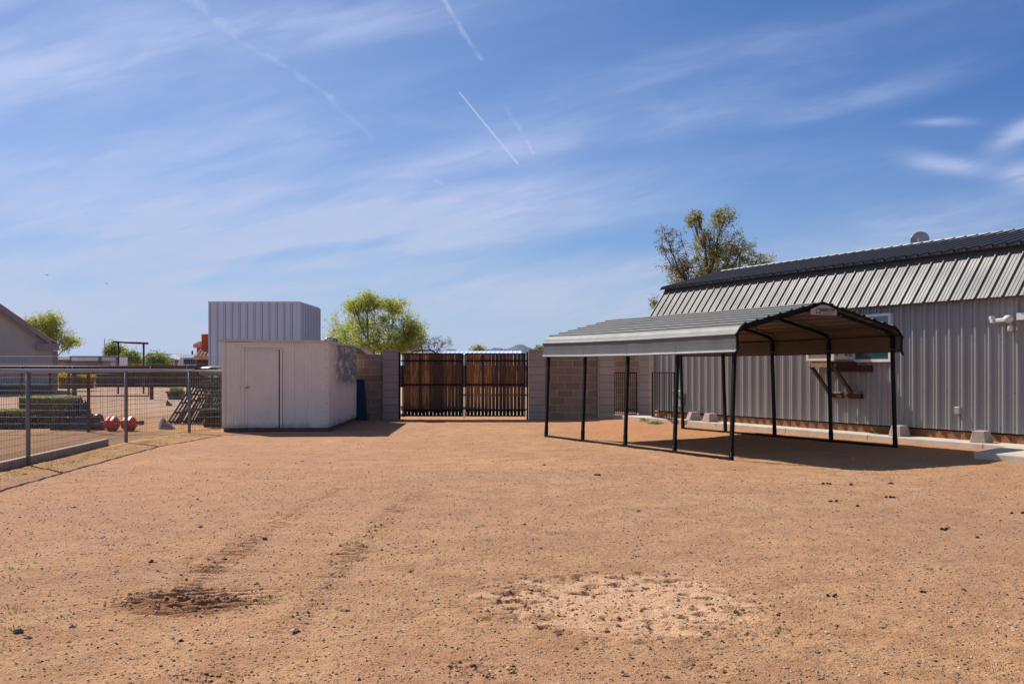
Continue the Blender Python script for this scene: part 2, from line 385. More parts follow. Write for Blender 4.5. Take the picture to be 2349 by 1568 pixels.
# ------------------------------------------------------------------ barn frame of reference (ground there is 8 cm higher)
KB = 0.944
UU = Vector((-0.42, 0.9075, 0)).normalized(); VV = Vector((0.9075, 0.42, 0)).normalized()
P0 = Vector((8.44, 19.53, 0)); CAMP = Vector((0, 0, CAMH))
def B(t, s, z): return CAMP + (P0 + UU * t + VV * s + Vector((0, 0, z)) - CAMP) * KB
PB = B(0, 0, 0)
# carport frame
TH = 0.451; CO = Vector((4.99, 17.06, 0)); CD = Vector((-math.sin(TH), math.cos(TH), 0)); CW = Vector((math.cos(TH), math.sin(TH), 0))
CWB, CWT, CL, CZE, CZP = 3.46, 3.39, 6.27, 1.672, 2.47

# ------------------------------------------------------------------ ground
TRK = [(-1.2, 6.6, 15), (-2.15, 6.9, 15)]
def ground_z(X, Y):
    v = (X - PB.x) * VV.x + (Y - PB.y) * VV.y
    z = 0.08 * sstep(v, -4.9, -1.5) * sstep(X, 1.2, 3.2) * sstep(Y, 8, 14)
    z = z - 0.0 * X
    return z
def fbm(X, Y, seed, octs=5, base=1.0):
    rng = np.random.RandomState(seed); out = np.zeros_like(X)
    for o in range(octs):
        for _ in range(5):
            a = rng.rand() * math.pi * 2; fq = base * (2 ** o) * (0.7 + 0.6 * rng.rand())
            out += np.sin((X * math.cos(a) + Y * math.sin(a)) * fq + rng.rand() * 6.28 + 1.3 * np.sin((X * math.sin(a) - Y * math.cos(a)) * fq * 0.7 + rng.rand() * 6.28)) * (0.5 ** o)
    return out / 5
def vnoise(X, Y, sc, seed):                             # smooth value noise
    rng = np.random.RandomState(seed); G = rng.rand(256, 256)
    x = X * sc; y = Y * sc; xi = np.floor(x).astype(int); yi = np.floor(y).astype(int); fx = x - xi; fy = y - yi
    fx = fx * fx * (3 - 2 * fx); fy = fy * fy * (3 - 2 * fy)
    g = lambda a, b_: G[a % 256, b_ % 256]
    return (g(xi, yi) * (1 - fx) + g(xi + 1, yi) * fx) * (1 - fy) + (g(xi, yi + 1) * (1 - fx) + g(xi + 1, yi + 1) * fx) * fy
def detail_z(X, Y):
    z = (fbm(X, Y, 1, 3, 0.9)) * 0.005
    z += (vnoise(X, Y, 3.0, 5) - .5) * 0.010 + (vnoise(X, Y, 9.0, 6) - .5) * 0.007 + (vnoise(X, Y, 24.0, 7) - .5) * 0.0065 + (vnoise(X, Y, 48.0, 9) - .5) * 0.004
    for tx, y0, y1 in TRK:                                # tyre tracks: shallow band with cross treads
        wob = 0.05 * np.sin(Y * 0.7 + tx)
        d = np.abs(X - tx - wob - (Y - 7) * (0.012)); m_ = np.clip(1 - d / 0.17, 0, 1) ** 0.7 * sstep(Y, y0 - 1.4, y0 - .4) * (1 - sstep(Y, y1 - 6, y1)) * (0.5 + vnoise(X, Y, 1.6, 11))
        tr_ = np.sin(Y * 2 * math.pi / 0.115 + 4 * vnoise(X, Y, 3.5, 12) + X * 7); z += m_ * (-0.006 + 0.019 * np.sign(tr_) * np.abs(tr_) ** .4 * (vnoise(X * .6, Y * 2, 9, 31) > .35))
    # churned wheel mark
    ex = (X + 1.93) / 0.46; ey = (Y - 6.45) / 0.42; r2 = ex ** 2 + ey ** 2
    m_ = np.exp(-r2 ** 2 * 1.1)
    rdg = np.sin((Y * 0.97 - X * 0.25) * 2 * math.pi / 0.10 + 6 * vnoise(X * .5, Y, 5, 13) + 2.5 * vnoise(X, Y, 14, 18)); m_ = m_ * sstep(vnoise(X, Y, 5, 19) + m_ * .8, .35, .9)
    z += m_ * (-0.014 + 0.022 * np.sign(rdg) * np.abs(rdg) ** .4 + 0.016 * (vnoise(X * .4, Y, 30, 14) - .5) + 0.010 * (vnoise(X, Y, 55, 24) - .5)) + np.exp(-((np.sqrt(r2) - 1.1) / .2) ** 2) * 0.008 * vnoise(X, Y, 9, 25)
    # dried pale mud patch with hoof prints
    ex = (X - 0.62) / 0.85; ey = (Y - 6.45) / 0.95; r2 = ex ** 2 + ey ** 2
    m_ = np.exp(-r2 ** 3 * 0.8); n_ = vnoise(X, Y, 6.5, 15); n3 = vnoise(X, Y, 15, 16)
    n5 = vnoise(X, Y, 38, 26); cr_ = sstep(vnoise(X * 1.0, Y * 1.5, 10, 27) * .6 + n3 * .4, .62, .70)
    z += m_ * (-0.003 + 0.012 * (n_ - .5) - 0.034 * cr_ + 0.009 * (n3 - .5) + (.006 + .016 * cr_) * (n5 - .5))
    rng = np.random.RandomState(4)
    prints = [(-0.15, 4.95, .16), (0.95, 5.0, .12), (2.3, 4.86, .14), (1.5, 5.6, .12), (-1.35, 4.8, .14), (0.4, 5.9, .10), (1.35, 6.0, .12), (0.1, 6.3, .11), (-.2, 6.9, .09), (-2.35, 7.8, .15), (3.0, 7.4, .1), (1.9, 6.9, .1), (.9, 6.7, .09), (.2, 6.75, .08), (1.2, 5.55, .08)]
    for px_, py_, r_ in prints:
        dx_ = X - px_; dy_ = Y - py_; q = np.sqrt(dx_ ** 2 + (dy_ * 0.7) ** 2) / r_
        k_ = sstep(vnoise(X, Y, 16, 17) + np.exp(-q ** 2) * .4, .55, .8)
        z += -0.013 * np.exp(-q ** 4) * k_ + 0.012 * np.exp(-((q - 1.0) / .4) ** 2) * (vnoise(X, Y, 30, 28) - .35)
    fade = 1 - sstep(Y, 16, 26) * 0.5
    z = z * fade * sstep(Y, 2.2, 3.0)
    return z
xs = np.concatenate([-np.geomspace(6000, 13.2, 26), np.arange(-13, -4, 0.06), np.arange(-4, 5, 0.017), np.arange(5, 12, 0.045), np.geomspace(12.2, 6000, 26)])
ys = np.concatenate([-np.geomspace(3000, 4, 12), np.arange(-2, 3.9, 0.4), np.arange(3.9, 8.5, 0.014), np.arange(8.5, 15, 0.028), np.arange(15, 34, 0.07), np.geomspace(34.2, 9000, 60)])
XX, YY = np.meshgrid(xs, ys)
near = (YY < 34) & (YY > 2.0) & (np.abs(XX) < 13)
ZZ = ground_z(XX, YY); dzz = np.zeros_like(ZZ); dzz[near] = detail_z(XX[near], YY[near]); ZZ = ZZ + dzz
# the soil is lightly banked at the concrete strip, raised bed behind the wire fence, mound by the garden cart
bed = sstep(-XX, 7.5, 7.9) * (1 - sstep(YY, 19.0, 20.5)) * sstep(YY, 8, 10); ZZ += bed * 0.10
nx, ny = len(xs), len(ys)
idx = np.arange(nx * ny).reshape(ny, nx)
Fq = np.stack([idx[:-1, :-1], idx[:-1, 1:], idx[1:, 1:], idx[1:, :-1]], -1).reshape(-1, 4)
m, b, t = newmat('sandy_ground'); p = pos(); x, y, z = sep(p)
nA = nz(p, 0.35, 5, .55); nB = nz(p, 2.6, 7, .62); nC = nz(p, 28, 5, .7); nD = nz(p, 110, 3, .6); nS = nz(comb(x * 1.0, y * 0.35, z), 1.2, 6, .6)
c = mixc(step(nA, .36, .64), (0.53, 0.325, 0.180), (0.46, 0.272, 0.165))
c = mixc(step(nB, .42, .62) * .72, c, (0.375, 0.200, 0.105))
c = mixc(step(nS, .52, .72) * .5, c, (0.60, 0.395, 0.250))
c = mixc(step(nC, .50, .66) * .75, c, (0.25, 0.130, 0.068))
c = mixc(step(nD, .56, .66) * .75, c, (0.15, 0.085, 0.052))
c = mixc(step(nD * -1.0, -.40, -.30) * .6, c, (0.60, 0.42, 0.30))
v1 = t.nodes.new('ShaderNodeTexVoronoi'); t.links.new(p, v1.inputs['Vector']); v1.inputs['Scale'].default_value = 38
vd = E(v1.outputs['Distance']); vr, vg, vb = sep(v1.outputs['Color'])
sp = step(0 - vd, -0.30, -0.17)
c = mixc(sp * step(vr, .70, .74), c, (0.115, 0.085, 0.075)); c = mixc(sp * step(0 - vr, -.10, -.07), c, (0.58, 0.47, 0.38))
v2 = t.nodes.new('ShaderNodeTexVoronoi'); t.links.new(p, v2.inputs['Vector']); v2.inputs['Scale'].default_value = 14
ve = E(v2.outputs['Distance']); wr, wg, wb = sep(v2.outputs['Color'])
c = mixc(step(0 - ve, -0.22, -0.12) * step(wr, .88, .9), c, (0.10, 0.075, 0.065))
# darker gravelly belt, pale dried mud, straw by the wire fence, redder soil by the barn, pale yard beyond the wall
belt = step(nz(comb(x * .5, y, z), .55, 4), .48, .60) * step(nz(p, 60, 3, .7), .50, .60); c = mixc(belt * .55, c, (0.20, 0.135, 0.095))
lft = step(0 - x, -1.0, 3.0) * step(y, 6.5, 10.0); c = mixc(lft * .35, c, (0.42, 0.235, 0.155))
gx = (x - 3.0) * (x - 3.0) * 0.03 + (y - 10.0) * (y - 10.0) * 0.06
c = mixc(E.op('EXPONENT', gx * -1.0) * nB * .55, c, (0.33, 0.235, 0.175))
px2 = (x - 0.68) / 0.86; py2 = (y - 6.40) / 0.86; rr = px2 * px2 + py2 * py2 + (nz(comb(x * .6, y, z), 3.6, 7, .72) - .5) * 4.2
pm = step(0 - rr, -0.95, -0.55); c = mixc(pm * (step(nB, .3, .55) * .45 + .3), c, mixc(nC, (0.74, 0.52, 0.37), (0.58, 0.37, 0.24)))
px2 = (x + 1.72) / 0.24; py2 = (y - 6.62) / 0.17; rr = px2 * px2 + py2 * py2 + (nB - .5) * 1.2
c = mixc(step(0 - rr, -1.0, -.6) * .8, c, (0.60, 0.37, 0.24))
px2 = (x + 2.0) / 0.42; py2 = (y - 6.30) / 0.26; rr = px2 * px2 + py2 * py2 + (nB - .5) * 1.8
c = mixc(step(0 - rr, -1.1, -.5) * .75, c, (0.24, 0.10, 0.045))
straw = step(0 - x, 5.9, 6.9) * step(nz(comb(x * 1.3, y, z), 2.4, 6), .36, .62) * step(0 - y, -31, -24)
c = mixc(straw * .65, c, (0.50, 0.32, 0.13))
dirtbed = step(0 - x, 7.5, 7.8) * step(0 - y, -24.5, -22); c = mixc(dirtbed * .7, c, mixc(nB, (0.20, 0.115, 0.07), (0.30, 0.18, 0.11)))
vv_ = (x - PB.x) * VV.x + (y - PB.y) * VV.y
redd = step(vv_, -5.2, -3.2) * step(y, 14, 17) * step(x, 0, 2); c = mixc(redd * .55, c, (0.45, 0.215, 0.095))
far_ = step(y, 31, 34); c = mixc(far_ * .8, c, mixc(nB, (0.50, 0.36, 0.29), (0.42, 0.29, 0.22)))
gk = step(nz(p, .9, 4), .60, .70) * step(nC, .52, .62) * step(0 - x, 3.0, 3.8) * step(0 - y, -9, -7.5); c = mixc(gk * .35, c, (0.14, 0.16, 0.05))
c = mixc(1.0, c, (0.97, 0.89, 0.79), 'MULTIPLY')
t.links.new(c, b.inputs['Base Color']); b.inputs['Roughness'].default_value = 0.95; b.inputs['Specular IOR Level'].default_value = 0.15
h = nB * 0.5 + nC * 0.55 + nD * 0.35 + sp * 0.18
t.links.new(bump(h, 1.0, 0.028), b.inputs['Normal'])
GROUND = m
g = npmesh('ground', np.stack([XX, YY, ZZ], -1).reshape(-1, 3), Fq, GROUND, smooth=True); tag(g, 'sandy tan dirt yard with fine gravel and tyre marks', None, kind='structure')
def gz(x, y): return float(ground_z(np.array([x]), np.array([y]))[0])

# loose gravel: real small stones, far too many to count
def scatter(n, seed, smin, smax, yr, dens_pow=1.0):
    rng = np.random.RandomState(seed)
    Y = yr[0] + (yr[1] - yr[0]) * rng.rand(n) ** dens_pow
    X = (rng.rand(n) * 2 - 1) * (Y * 0.56 + 1.2)
    Sx = smin + (smax - smin) * rng.rand(n) ** 3.0
    return X, Y, Sx
gm, b, t = newmat('gravel_stone'); i = island()
cr = t.nodes.new('ShaderNodeValToRGB'); t.links.new(i.o, cr.inputs[0]); e = cr.color_ramp.elements
e[0].color = (0.045, 0.034, 0.028, 1); e[1].color = (0.62, 0.50, 0.38, 1)
for po_, c_ in ((.22, (.10, .07, .05)), (.38, (.30, .18, .11)), (.7, (.46, .29, .18)), (.9, (.33, .27, .22))):
    q = e.new(po_); q.color = (*c_, 1)
t.links.new(cr.outputs[0], b.inputs['Base Color']); b.inputs['Roughness'].default_value = 0.85
oc = np.array([(1, 0, 0), (-1, 0, 0), (0, 1, 0), (0, -1, 0), (0, 0, 1), (0, 0, -1), (.7, .7, .3), (-.7, .6, .35), (.6, -.7, .3), (-.6, -.7, .25)])
of = np.array([(4, 6, 2), (4, 0, 6), (4, 2, 7), (4, 7, 1), (4, 8, 0), (4, 3, 8), (4, 1, 9), (4, 9, 3), (6, 0, 5), (2, 6, 5), (7, 2, 5), (1, 7, 5), (8, 3, 5), (0, 8, 5), (9, 1, 5), (3, 9, 5)])
def stones(name, n, seed, smin, smax, yr, dp):
    X, Y, Sx = scatter(n, seed, smin, smax, yr, dp)
    ok = ~((X < -6.9) & (Y > 9)) ; X, Y, Sx = X[ok], Y[ok], Sx[ok]; n = len(X)
    rng = np.random.RandomState(seed + 1)
    Z = ground_z(X, Y) + detail_z(X, Y)
    a = rng.rand(n) * 6.28; ca, sa = np.cos(a), np.sin(a)
    sc = np.stack([Sx * (0.8 + .6 * rng.rand(n)), Sx * (0.6 + .5 * rng.rand(n)), Sx * (0.45 + .35 * rng.rand(n))], -1)
    Vt = oc[None] * (0.8 + 0.4 * rng.rand(n, len(oc), 1)) * sc[:, None, :]
    x_ = Vt[..., 0] * ca[:, None] - Vt[..., 1] * sa[:, None]; y_ = Vt[..., 0] * sa[:, None] + Vt[..., 1] * ca[:, None]
    P = np.stack([x_ + X[:, None], y_ + Y[:, None], Vt[..., 2] + Z[:, None] + Sx[:, None] * .15], -1).reshape(-1, 3)
    Ff = (of[None] + (np.arange(n) * len(oc))[:, None, None]).reshape(-1, 3)
    return P, Ff
P1, F1 = stones('a', 60000, 3, .0022, .010, (3.6, 15), 1.6)
P2, F2 = stones('b', 16000, 8, .004, .012, (6, 27), 1.0)
P3, F3 = stones('c', 110, 21, .014, .03, (4.0, 18), 1.2)
F2 = F2 + len(P1); F3 = F3 + len(P1) + len(P2)
P4, F4 = stones('d', 380, 31, .007, .018, (3.8, 16), 1.3); F4 = F4 + len(P1) + len(P2) + len(P3)
o = npmesh('gravel', np.concatenate([P1, P2, P3, P4]), np.concatenate([F1, F2, F3, F4]), gm, k=3); tag(o, 'loose grey and brown gravel scattered over the sandy yard', 'gravel', kind='stuff')

rngc = np.random.RandomState(77); cx_ = []; 
for (ax_, ay_, rx_, ry_, n_) in ((-1.95, 6.35, .42, .25, 300), (-2.3, 6.45, .16, .25, 120), (.55, 6.4, .9, .85, 260), (.05, 6.3, .3, .5, 100), (1.3, 5.9, .35, .4, 80), (-.15, 4.95, .18, .12, 60), (.95, 5.0, .12, .10, 30), (-1.4, 4.8, .2, .14, 50), (-1.2, 8.2, .2, 1.4, 60), (-2.15, 8.0, .18, 1.0, 60)):
    a_r = rngc.rand(n_) * 6.28; q_r = np.sqrt(rngc.rand(n_)); cx_.append(np.stack([ax_ + rx_ * q_r * np.cos(a_r), ay_ + ry_ * q_r * np.sin(a_r), .003 + .011 * rngc.rand(n_) ** 3], -1))
cx_ = np.concatenate(cx_); n_ = len(cx_); Zc = ground_z(cx_[:, 0], cx_[:, 1]) + detail_z(cx_[:, 0], cx_[:, 1]); Sc = cx_[:, 2]
Vt = oc[None] * (0.7 + 0.6 * rngc.rand(n_, len(oc), 1)) * (Sc[:, None] * np.array([[1.3, 1.0, .75]]))[:, None, :]
Pc = Vt + np.stack([cx_[:, 0], cx_[:, 1], Zc + Sc * .3], -1)[:, None, :]; Fcr = (of[None] + (np.arange(n_) * len(oc))[:, None, None]).reshape(-1, 3)
o = npmesh('soil_crumbs', Pc.reshape(-1, 3), Fcr, M('crumbly_soil', (0.52, 0.31, 0.17), 0.95, 0, (0.36, 0.19, 0.095), 9, .7, .4, 90, isl=.3, spec=.15), k=3); tag(o, 'crumbled soil around the wheel mark, prints and dried mud', 'soil', kind='stuff')

# grass tufts on the dirt
def blades(name, spots, n, hh, mat, label, seed, cat='grass', width=.003):
    rng = np.random.RandomState(seed); V = []; Fc = []
    for (sx, sy, r_) in spots:
        k = int(n * r_ / 0.1)
        for _ in range(k):
            a = rng.rand() * 6.28; q = r_ * math.sqrt(rng.rand()); bx, by = sx + q * math.cos(a), sy + q * math.sin(a) * .6; bz = gz(bx, by)
            h_ = hh * (.4 + .8 * rng.rand()); la = rng.rand() * 6.28; lx, ly = math.cos(la) * h_ * 1.1, math.sin(la) * h_ * 1.1; wx, wy = -math.sin(la) * width, math.cos(la) * width
            o = len(V); V += [(bx - wx, by - wy, bz), (bx + wx, by + wy, bz), (bx + lx + wx * .3, by + ly + wy * .3, bz + h_), (bx + lx - wx * .3, by + ly - wy * .3, bz + h_ * .95)]; Fc.append((o, o + 1, o + 2, o + 3))
    ob = npmesh(name, V, Fc, mat); return tag(ob, label, cat, kind='stuff')
def gs(x, y, r): p_ = gp(x, y); return (p_.x, p_.y, r)
blades('grass', [gs(1338, 1190, .07), gs(1283, 1223, .06), gs(1262, 1223, .05), gs(1205, 1224, .03), gs(1105, 1208, .05), gs(1075, 1232, .06), gs(1120, 1240, .05), gs(1095, 1305, .04), gs(1215, 1270, .04), gs(1150, 1235, .05),
       gs(10, 1305, .10), gs(20, 1330, .12), gs(15, 1400, .14), gs(60, 1290, .08), gs(40, 1440, .1), gs(5, 1480, .12), gs(130, 1420, .08), gs(255, 1200, .07), gs(310, 1060, .04), gs(190, 1235, .06)], 26, .02, L_grass, 'small green grass tufts sprouting from the dry dirt', 5)
rng = np.random.RandomState(12)
spots = [(-6.85 + rng.randn() * .25 - .02 * (yy_ - 15), yy_, .10) for yy_ in rng.uniform(11.5, 25, 230)]
spots += [(-8.4 + rng.randn() * .8, yy_, .15) for yy_ in rng.uniform(26, 29.5, 60)]
blades('straw', spots, 22, .022, L_straw, 'dry straw litter along the foot of the wire fence', 6, 'straw', .0035)

# ------------------------------------------------------------------ hills
V = []; Fc = []; D = 5200
rng = random.Random(3)
hx = np.linspace(-2600, 2600, 320)
def hill_h(x):
    xp = CX + x / D * F
    h = 22 + 7 * math.sin(xp * .045) + 6 * math.sin(xp * .021 + 1) + 4 * math.sin(xp * .11 + 2) + 1.2 * math.sin(xp * .4) + .8 * math.sin(xp * .9 + 1)
    for c_, w_, a_ in ((1050, 30, 26), (1105, 32, 27), (1190, 45, 25), (1240, 26, 18), (1330, 60, 20), (1000, 20, 4)): h += a_ * math.exp(-((xp - c_) / w_) ** 2)
    if xp < 985: h *= max(0.15, 1 - (985 - xp) / 60)
    return max(h + 3, 2) * D / F
for j, (fy, fh) in enumerate(((0, 0), (250, .35), (500, .72), (760, 1.0), (1100, .8), (1600, 0))):
    for i_, x in enumerate(hx):
        n_ = noise.noise(Vector((x * .006, j * 1.7, 3))) * .18 + noise.noise(Vector((x * .02, j * 2.3, 7))) * .08
        V.append((x, D - 760 + fy, hill_h(x) * fh * (1 + (n_ if 0 < j < 3 else 0)) + (-30 if fh == 0 else 0)))
k = len(hx)
for j in range(5):
    for i_ in range(k - 1): Fc.append((j * k + i_, j * k + i_ + 1, (j + 1) * k + i_ + 1, (j + 1) * k + i_))
hm = M('desert_hill', (0.05, 0.045, 0.045), 0.95, 0, (0.035, 0.032, 0.035), 0.006, 0.7)
o = npmesh('hills', V, Fc, hm, smooth=False); tag(o, 'low jagged blue desert hills on the horizon beyond the gate', None, kind='structure')

# ------------------------------------------------------------------ ribbed sheet
def ribs(length, pitch, hM=.028, wM=.055, hm_=.006, wm=.022, minors=2, phase=0.0):
    out = []; n = int(length / pitch) + 2; u = -phase
    for i in range(n):
        seq = [(0, 0), (wM * .28, hM), (wM * .72, hM), (wM, 0)]
        for k in range(minors):
            c_ = wM + (pitch - wM) * (k + 1) / (minors + 1); seq += [(c_ - wm / 2, 0), (c_ - wm / 4, hm_), (c_ + wm / 4, hm_), (c_ + wm / 2, 0)]
        for a, h_ in seq:
            if 0 <= u + a <= length: out.append((u + a, h_))
        u += pitch
    if out[0][0] > 0: out.insert(0, (0, 0))
    if out[-1][0] < length: out.append((length, 0))
    return out
def sheet(mb, O, Ud, Wv, N, length, pitch, k=1.0, **kw):
    pr = ribs(length, pitch, **kw); vs = []
    for u, h_ in pr:
        q = O + Ud * u * k + N * h_ * k; vs += [q, q + Wv]
    mb.add(vs, [(2 * i, 2 * i + 2, 2 * i + 3, 2 * i + 1) for i in range(len(pr) - 1)])
    return pr

# ------------------------------------------------------------------ barn
barn = thing('metal_barn', B(0, 0, .08), 'long grey corrugated metal barn with two-pitch roof and timber skirting', 'barn')
T0, T1 = -6.5, 10.56; WD = 4.6
NW = -VV
def nrm(a, b_): return (b_ - a)
mb = MB(); sheet(mb, B(T0, 0, .272), UU, B(T0, 0, 2.76) - B(T0, 0, .272), NW, T1 - T0, .30, KB, phase=.12, hM=.052, wM=.07, hm_=.013, wm=.034)
q = [B(T1, 0, .27), B(T1, WD, .27), B(T1, WD, 2.72), B(T1, WD - .46, 3.66), B(T1, WD / 2, 4.17), B(T1, .46, 3.66), B(T1, 0, 2.72)]
mb.poly(q, -UU * .03)
q2 = [v_ + UU * (T0 - T1) * KB for v_ in q]; mb.poly(q2, UU * .03)
mb.hexa([B(T0 + .05, .02, .27), B(T1 - .05, .02, .27), B(T1 - .05, .06, .27), B(T0 + .05, .06, .27), B(T0 + .05, .02, 2.7), B(T1 - .05, .02, 2.7), B(T1 - .05, .06, 2.7), B(T0 + .05, .06, 2.7)])
mb.hexa([B(T0, WD - .04, .27), B(T1, WD - .04, .27), B(T1, WD, .27), B(T0, WD, .27), B(T0, WD - .04, 2.7), B(T1, WD - .04, 2.7), B(T1, WD, 2.7), B(T0, WD, 2.7)])
mb.build('wall', mats['wall_metal'], barn)
G0, G1 = T0 - .15, T1 + .15
mb = MB()
for sgn in (1, -1):
    f_ = (lambda s: s) if sgn == 1 else (lambda s: WD - s)
    a, b_ = B(G0, f_(-.22), 2.70), B(G0, f_(.46), 3.69); n_ = (b_ - a).cross(UU) * sgn; n_.normalize()
    if n_.z < 0: n_ = -n_
    sheet(mb, a, UU, b_ - a, n_, G1 - G0, .30, KB, phase=.10, hM=.03, wM=.055, hm_=.007)
mb.build('lower_roof', mats['roof_metal'], barn)
mb = MB()
for sgn in (1, -1):
    f_ = (lambda s: s) if sgn == 1 else (lambda s: WD - s)
    a, b_ = B(G0 - .0, f_(.27), 3.66), B(G0 - .0, f_(2.3), 4.20); n_ = (b_ - a).cross(UU); n_.normalize()
    if n_.z < 0: n_ = -n_
    sheet(mb, a, UU, b_ - a, n_, G1 + .05 - G0, .30, KB, phase=.10, hM=.06, wM=.07, hm_=.015)
mb.build('upper_roof', mats['roof_metal'], barn)
mb = MB()                                                # eave lip, soffit, gable trims
mb.bar(B(G0, -.095, 2.70), B(G1, -.095, 2.70), .23 * KB, .02); mb.bar(B(G0, .38, 3.66), B(G1, .38, 3.66), .13, .02)
mb.bar(B(G1, -.10, 2.74), B(G1, .46, 3.68), .05, .07, UU); mb.bar(B(G1 + .05, .27, 3.655), B(G1 + .05, 2.3, 4.2), .04, .05, UU)
mb.bar(B(T1 - .03, -.035, .28), B(T1 - .03, -.035, 2.73), .10, .05, UU)
build_each(mb, 'roof_trim', mats['roof_metal'], barn)
mb = MB(); 
for sgn in (-1, 1):
    mb.bar(B(G0, 2.3 + sgn * .13, 4.195), B(G1 - .0, 2.3 + sgn * .13, 4.195), .24, .012, (VV * sgn * .26 + Vector((0, 0, 1))))
mb.tube([B(G0, 2.3, 4.235), B(G1, 2.3, 4.235)], .03, 6)
mb.build('ridge_cap', mats['trim_light'], barn)
mb = MB(); tt = T0                                        # timber skirt boards
i_ = 0
while tt < T1 - .1:
    e_ = min(tt + (2.4, 3.1, 1.9, 2.7)[i_ % 4], T1); mb.hexa([B(tt + .004, .012 + .006 * (i_ % 2), .10), B(e_ - .004, .012 + .006 * (i_ % 2), .10), B(e_ - .004, .05, .10), B(tt + .004, .05, .10), B(tt + .004, .012 + .006 * (i_ % 2), .243), B(e_ - .004, .012 + .006 * (i_ % 2), .243), B(e_ - .004, .05, .243), B(tt + .004, .05, .243)]); tt = e_; i_ += 1
mb.build('skirt_board', mats['timber'], barn)
mb = MB(); mb.hexa([B(T0, .06, .08), B(T1, .06, .08), B(T1, .3, .08), B(T0, .3, .08), B(T0, .06, .30), B(T1, .06, .30), B(T1, .3, .30), B(T0, .3, .30)]); mb.build('underfloor', mats['blackpaint'], barn)
mb = MB()                                                # roofing screws
for zz_, ph in ((.30, 0), (.78, .15)):
    t_ = G0 + .2
    while t_ < G1:
        for dt in (.07, .19):
            s_ = -.10 + .56 * (zz_ + .06 * ((int(t_ * 10) % 3) - 1)); z_ = 2.74 + .95 * (s_ + .10) / .56; n_ = (-VV * .86 + Vector((0, 0, .5))).normalized(); c_ = B(t_ + dt - .10 + ph * 0, s_, z_)
            mb.obox(c_ + n_ * .002, UU * .008, n_.cross(UU) * .008, n_ * .006)
        t_ += .30
for z_ in (1.0, 1.95, .36):
    t_ = T0 + .02
    while t_ < T1:
        mb.obox(B(t_ - .03, -.004, z_), UU * .008, Vector((0, 0, .008)), VV * .006); t_ += .30
build_each(mb, 'screw_head', mats['trim_dark'], barn)
# window: right-hand sash seen beside the air conditioner
ta, tb, z0, z1 = 1.757, 2.80, 1.566, 2.55
fr = MB()
def wbox(mb, a, b_, c, d, s0, s1): mb.hexa([B(a, s0, c), B(b_, s0, c), B(b_, s1, c), B(a, s1, c), B(a, s0, d), B(b_, s0, d), B(b_, s1, d), B(a, s1, d)])
tc_ = 3.80
wbox(fr, ta, tc_, z1 - .055, z1, -.092, -.003); wbox(fr, ta, tc_, z0, z0 + .055, -.092, -.003); wbox(fr, ta, ta + .055, z0 + .055, z1 - .055, -.092, -.003)
wbox(fr, tb - .03, tb + .03, z0 + .055, z1 - .055, -.092, -.003); wbox(fr, tc_ - .055, tc_, z0 + .055, z1 - .055, -.092, -.003)
wbox(fr, ta + .055, tb - .03, 2.03, 2.06, -.078, -.065)
fo = fr.build('window', mats['white'], barn)
gl = MB(); wbox(gl, ta + .05, tb - .02, z0 + .05, z1 - .05, -.064, -.057); wbox(gl, tb + .02, tc_ - .05, z0 + .05, z1 - .05, -.064, -.057); gl.build('glass', mats['glass'], fo)
bl = MB()
for k_ in range(3): wbox(bl, ta + .30, tb - .1, 2.17 + k_ * .11, 2.19 + k_ * .11, -.030, -.022)
# junction box, conduit, utility box
mb = MB(); wbox(mb, .03, .15, .58, .71, -.10, -.02); wbox(mb, .075, .105, .27, .58, -.045, -.02); bevel(mb.build('junction_box', mats['wall_metal'], barn), .006)
mb = MB(); wbox(mb, 9.1, 9.5, .42, .85, -.16, -.03); bevel(mb.build('utility_box', mats['trim_light'], barn), .008)
# flood light with two heads, dome and motion sensor
lb = MB(); wbox(lb, -1.75, -1.24, 2.28, 2.40, -.13, -.03); flo = lb.build('flood_light', mats['ac'], barn)
d2 = MB(); c_ = B(-1.10, -.16, 2.30); d2.blobby(c_, (.085, .085, .07), .02, 1, 2); d2.build('lamp_dome', mats['ac'], flo)
d2 = MB(); d2.obox(B(-.97, -.17, 2.285), UU * .10 * KB - Vector((0, 0, .004)), VV * .05, Vector((0, 0, .032))); bevel(d2.build('lamp_arm', mats['ac'], flo), .01)
d2 = MB(); ax = (UU * .35 + Vector((0, 0, .93))).normalized(); d2.obox(B(-.80, -.20, 2.30), ax * .058, VV * .05, ax.cross(VV) * .028); bevel(d2.build('lamp_head', mats['white'], flo), .008)
d2 = MB(); d2.lathe([(.035, -.05), (.042, -.045), (.042, .03), (.03, .045), (.012, .05), (.012, .09)], B(-1.13, -.15, 2.14), 12); d2.build('motion_sensor', mats['ac'], flo)
# dish on the ridge
mb = MB(); dc = B(3.71, 2.75, 4.36); dn = (Vector((-.45, -.85, .25))).normalized(); dxx = dn.orthogonal().normalized(); dyy = dn.cross(dxx); vs = []; fs = []
for r_ in range(6):
    for j in range(24):
        a = j * math.pi / 12; q_ = r_ / 5 * .19; vs.append(dc + (dxx * math.cos(a) + dyy * math.sin(a)) * q_ + dn * (q_ * q_ * 1.6))
for r_ in range(5):
    for j in range(24): fs.append((r_ * 24 + j, r_ * 24 + (j + 1) % 24, (r_ + 1) * 24 + (j + 1) % 24, (r_ + 1) * 24 + j))
mb.add(vs, fs, True); rim = [vs[5 * 24 + j] for j in range(24)] + [vs[5 * 24]]; mb.tube(rim, .008, 5); mb.tube([dc + Vector((0, 0, -.02)), dc + Vector((0, 0, -.45))], .02, 6)
mb.tube([dc - Vector((0, 0, .16)), dc + dn * .2 - Vector((0, 0, .06))], .008, 5); mb.obox(dc + dn * .2 - Vector((0, 0, .05)), (.02, 0, 0), (0, .02, 0), (0, 0, .03))
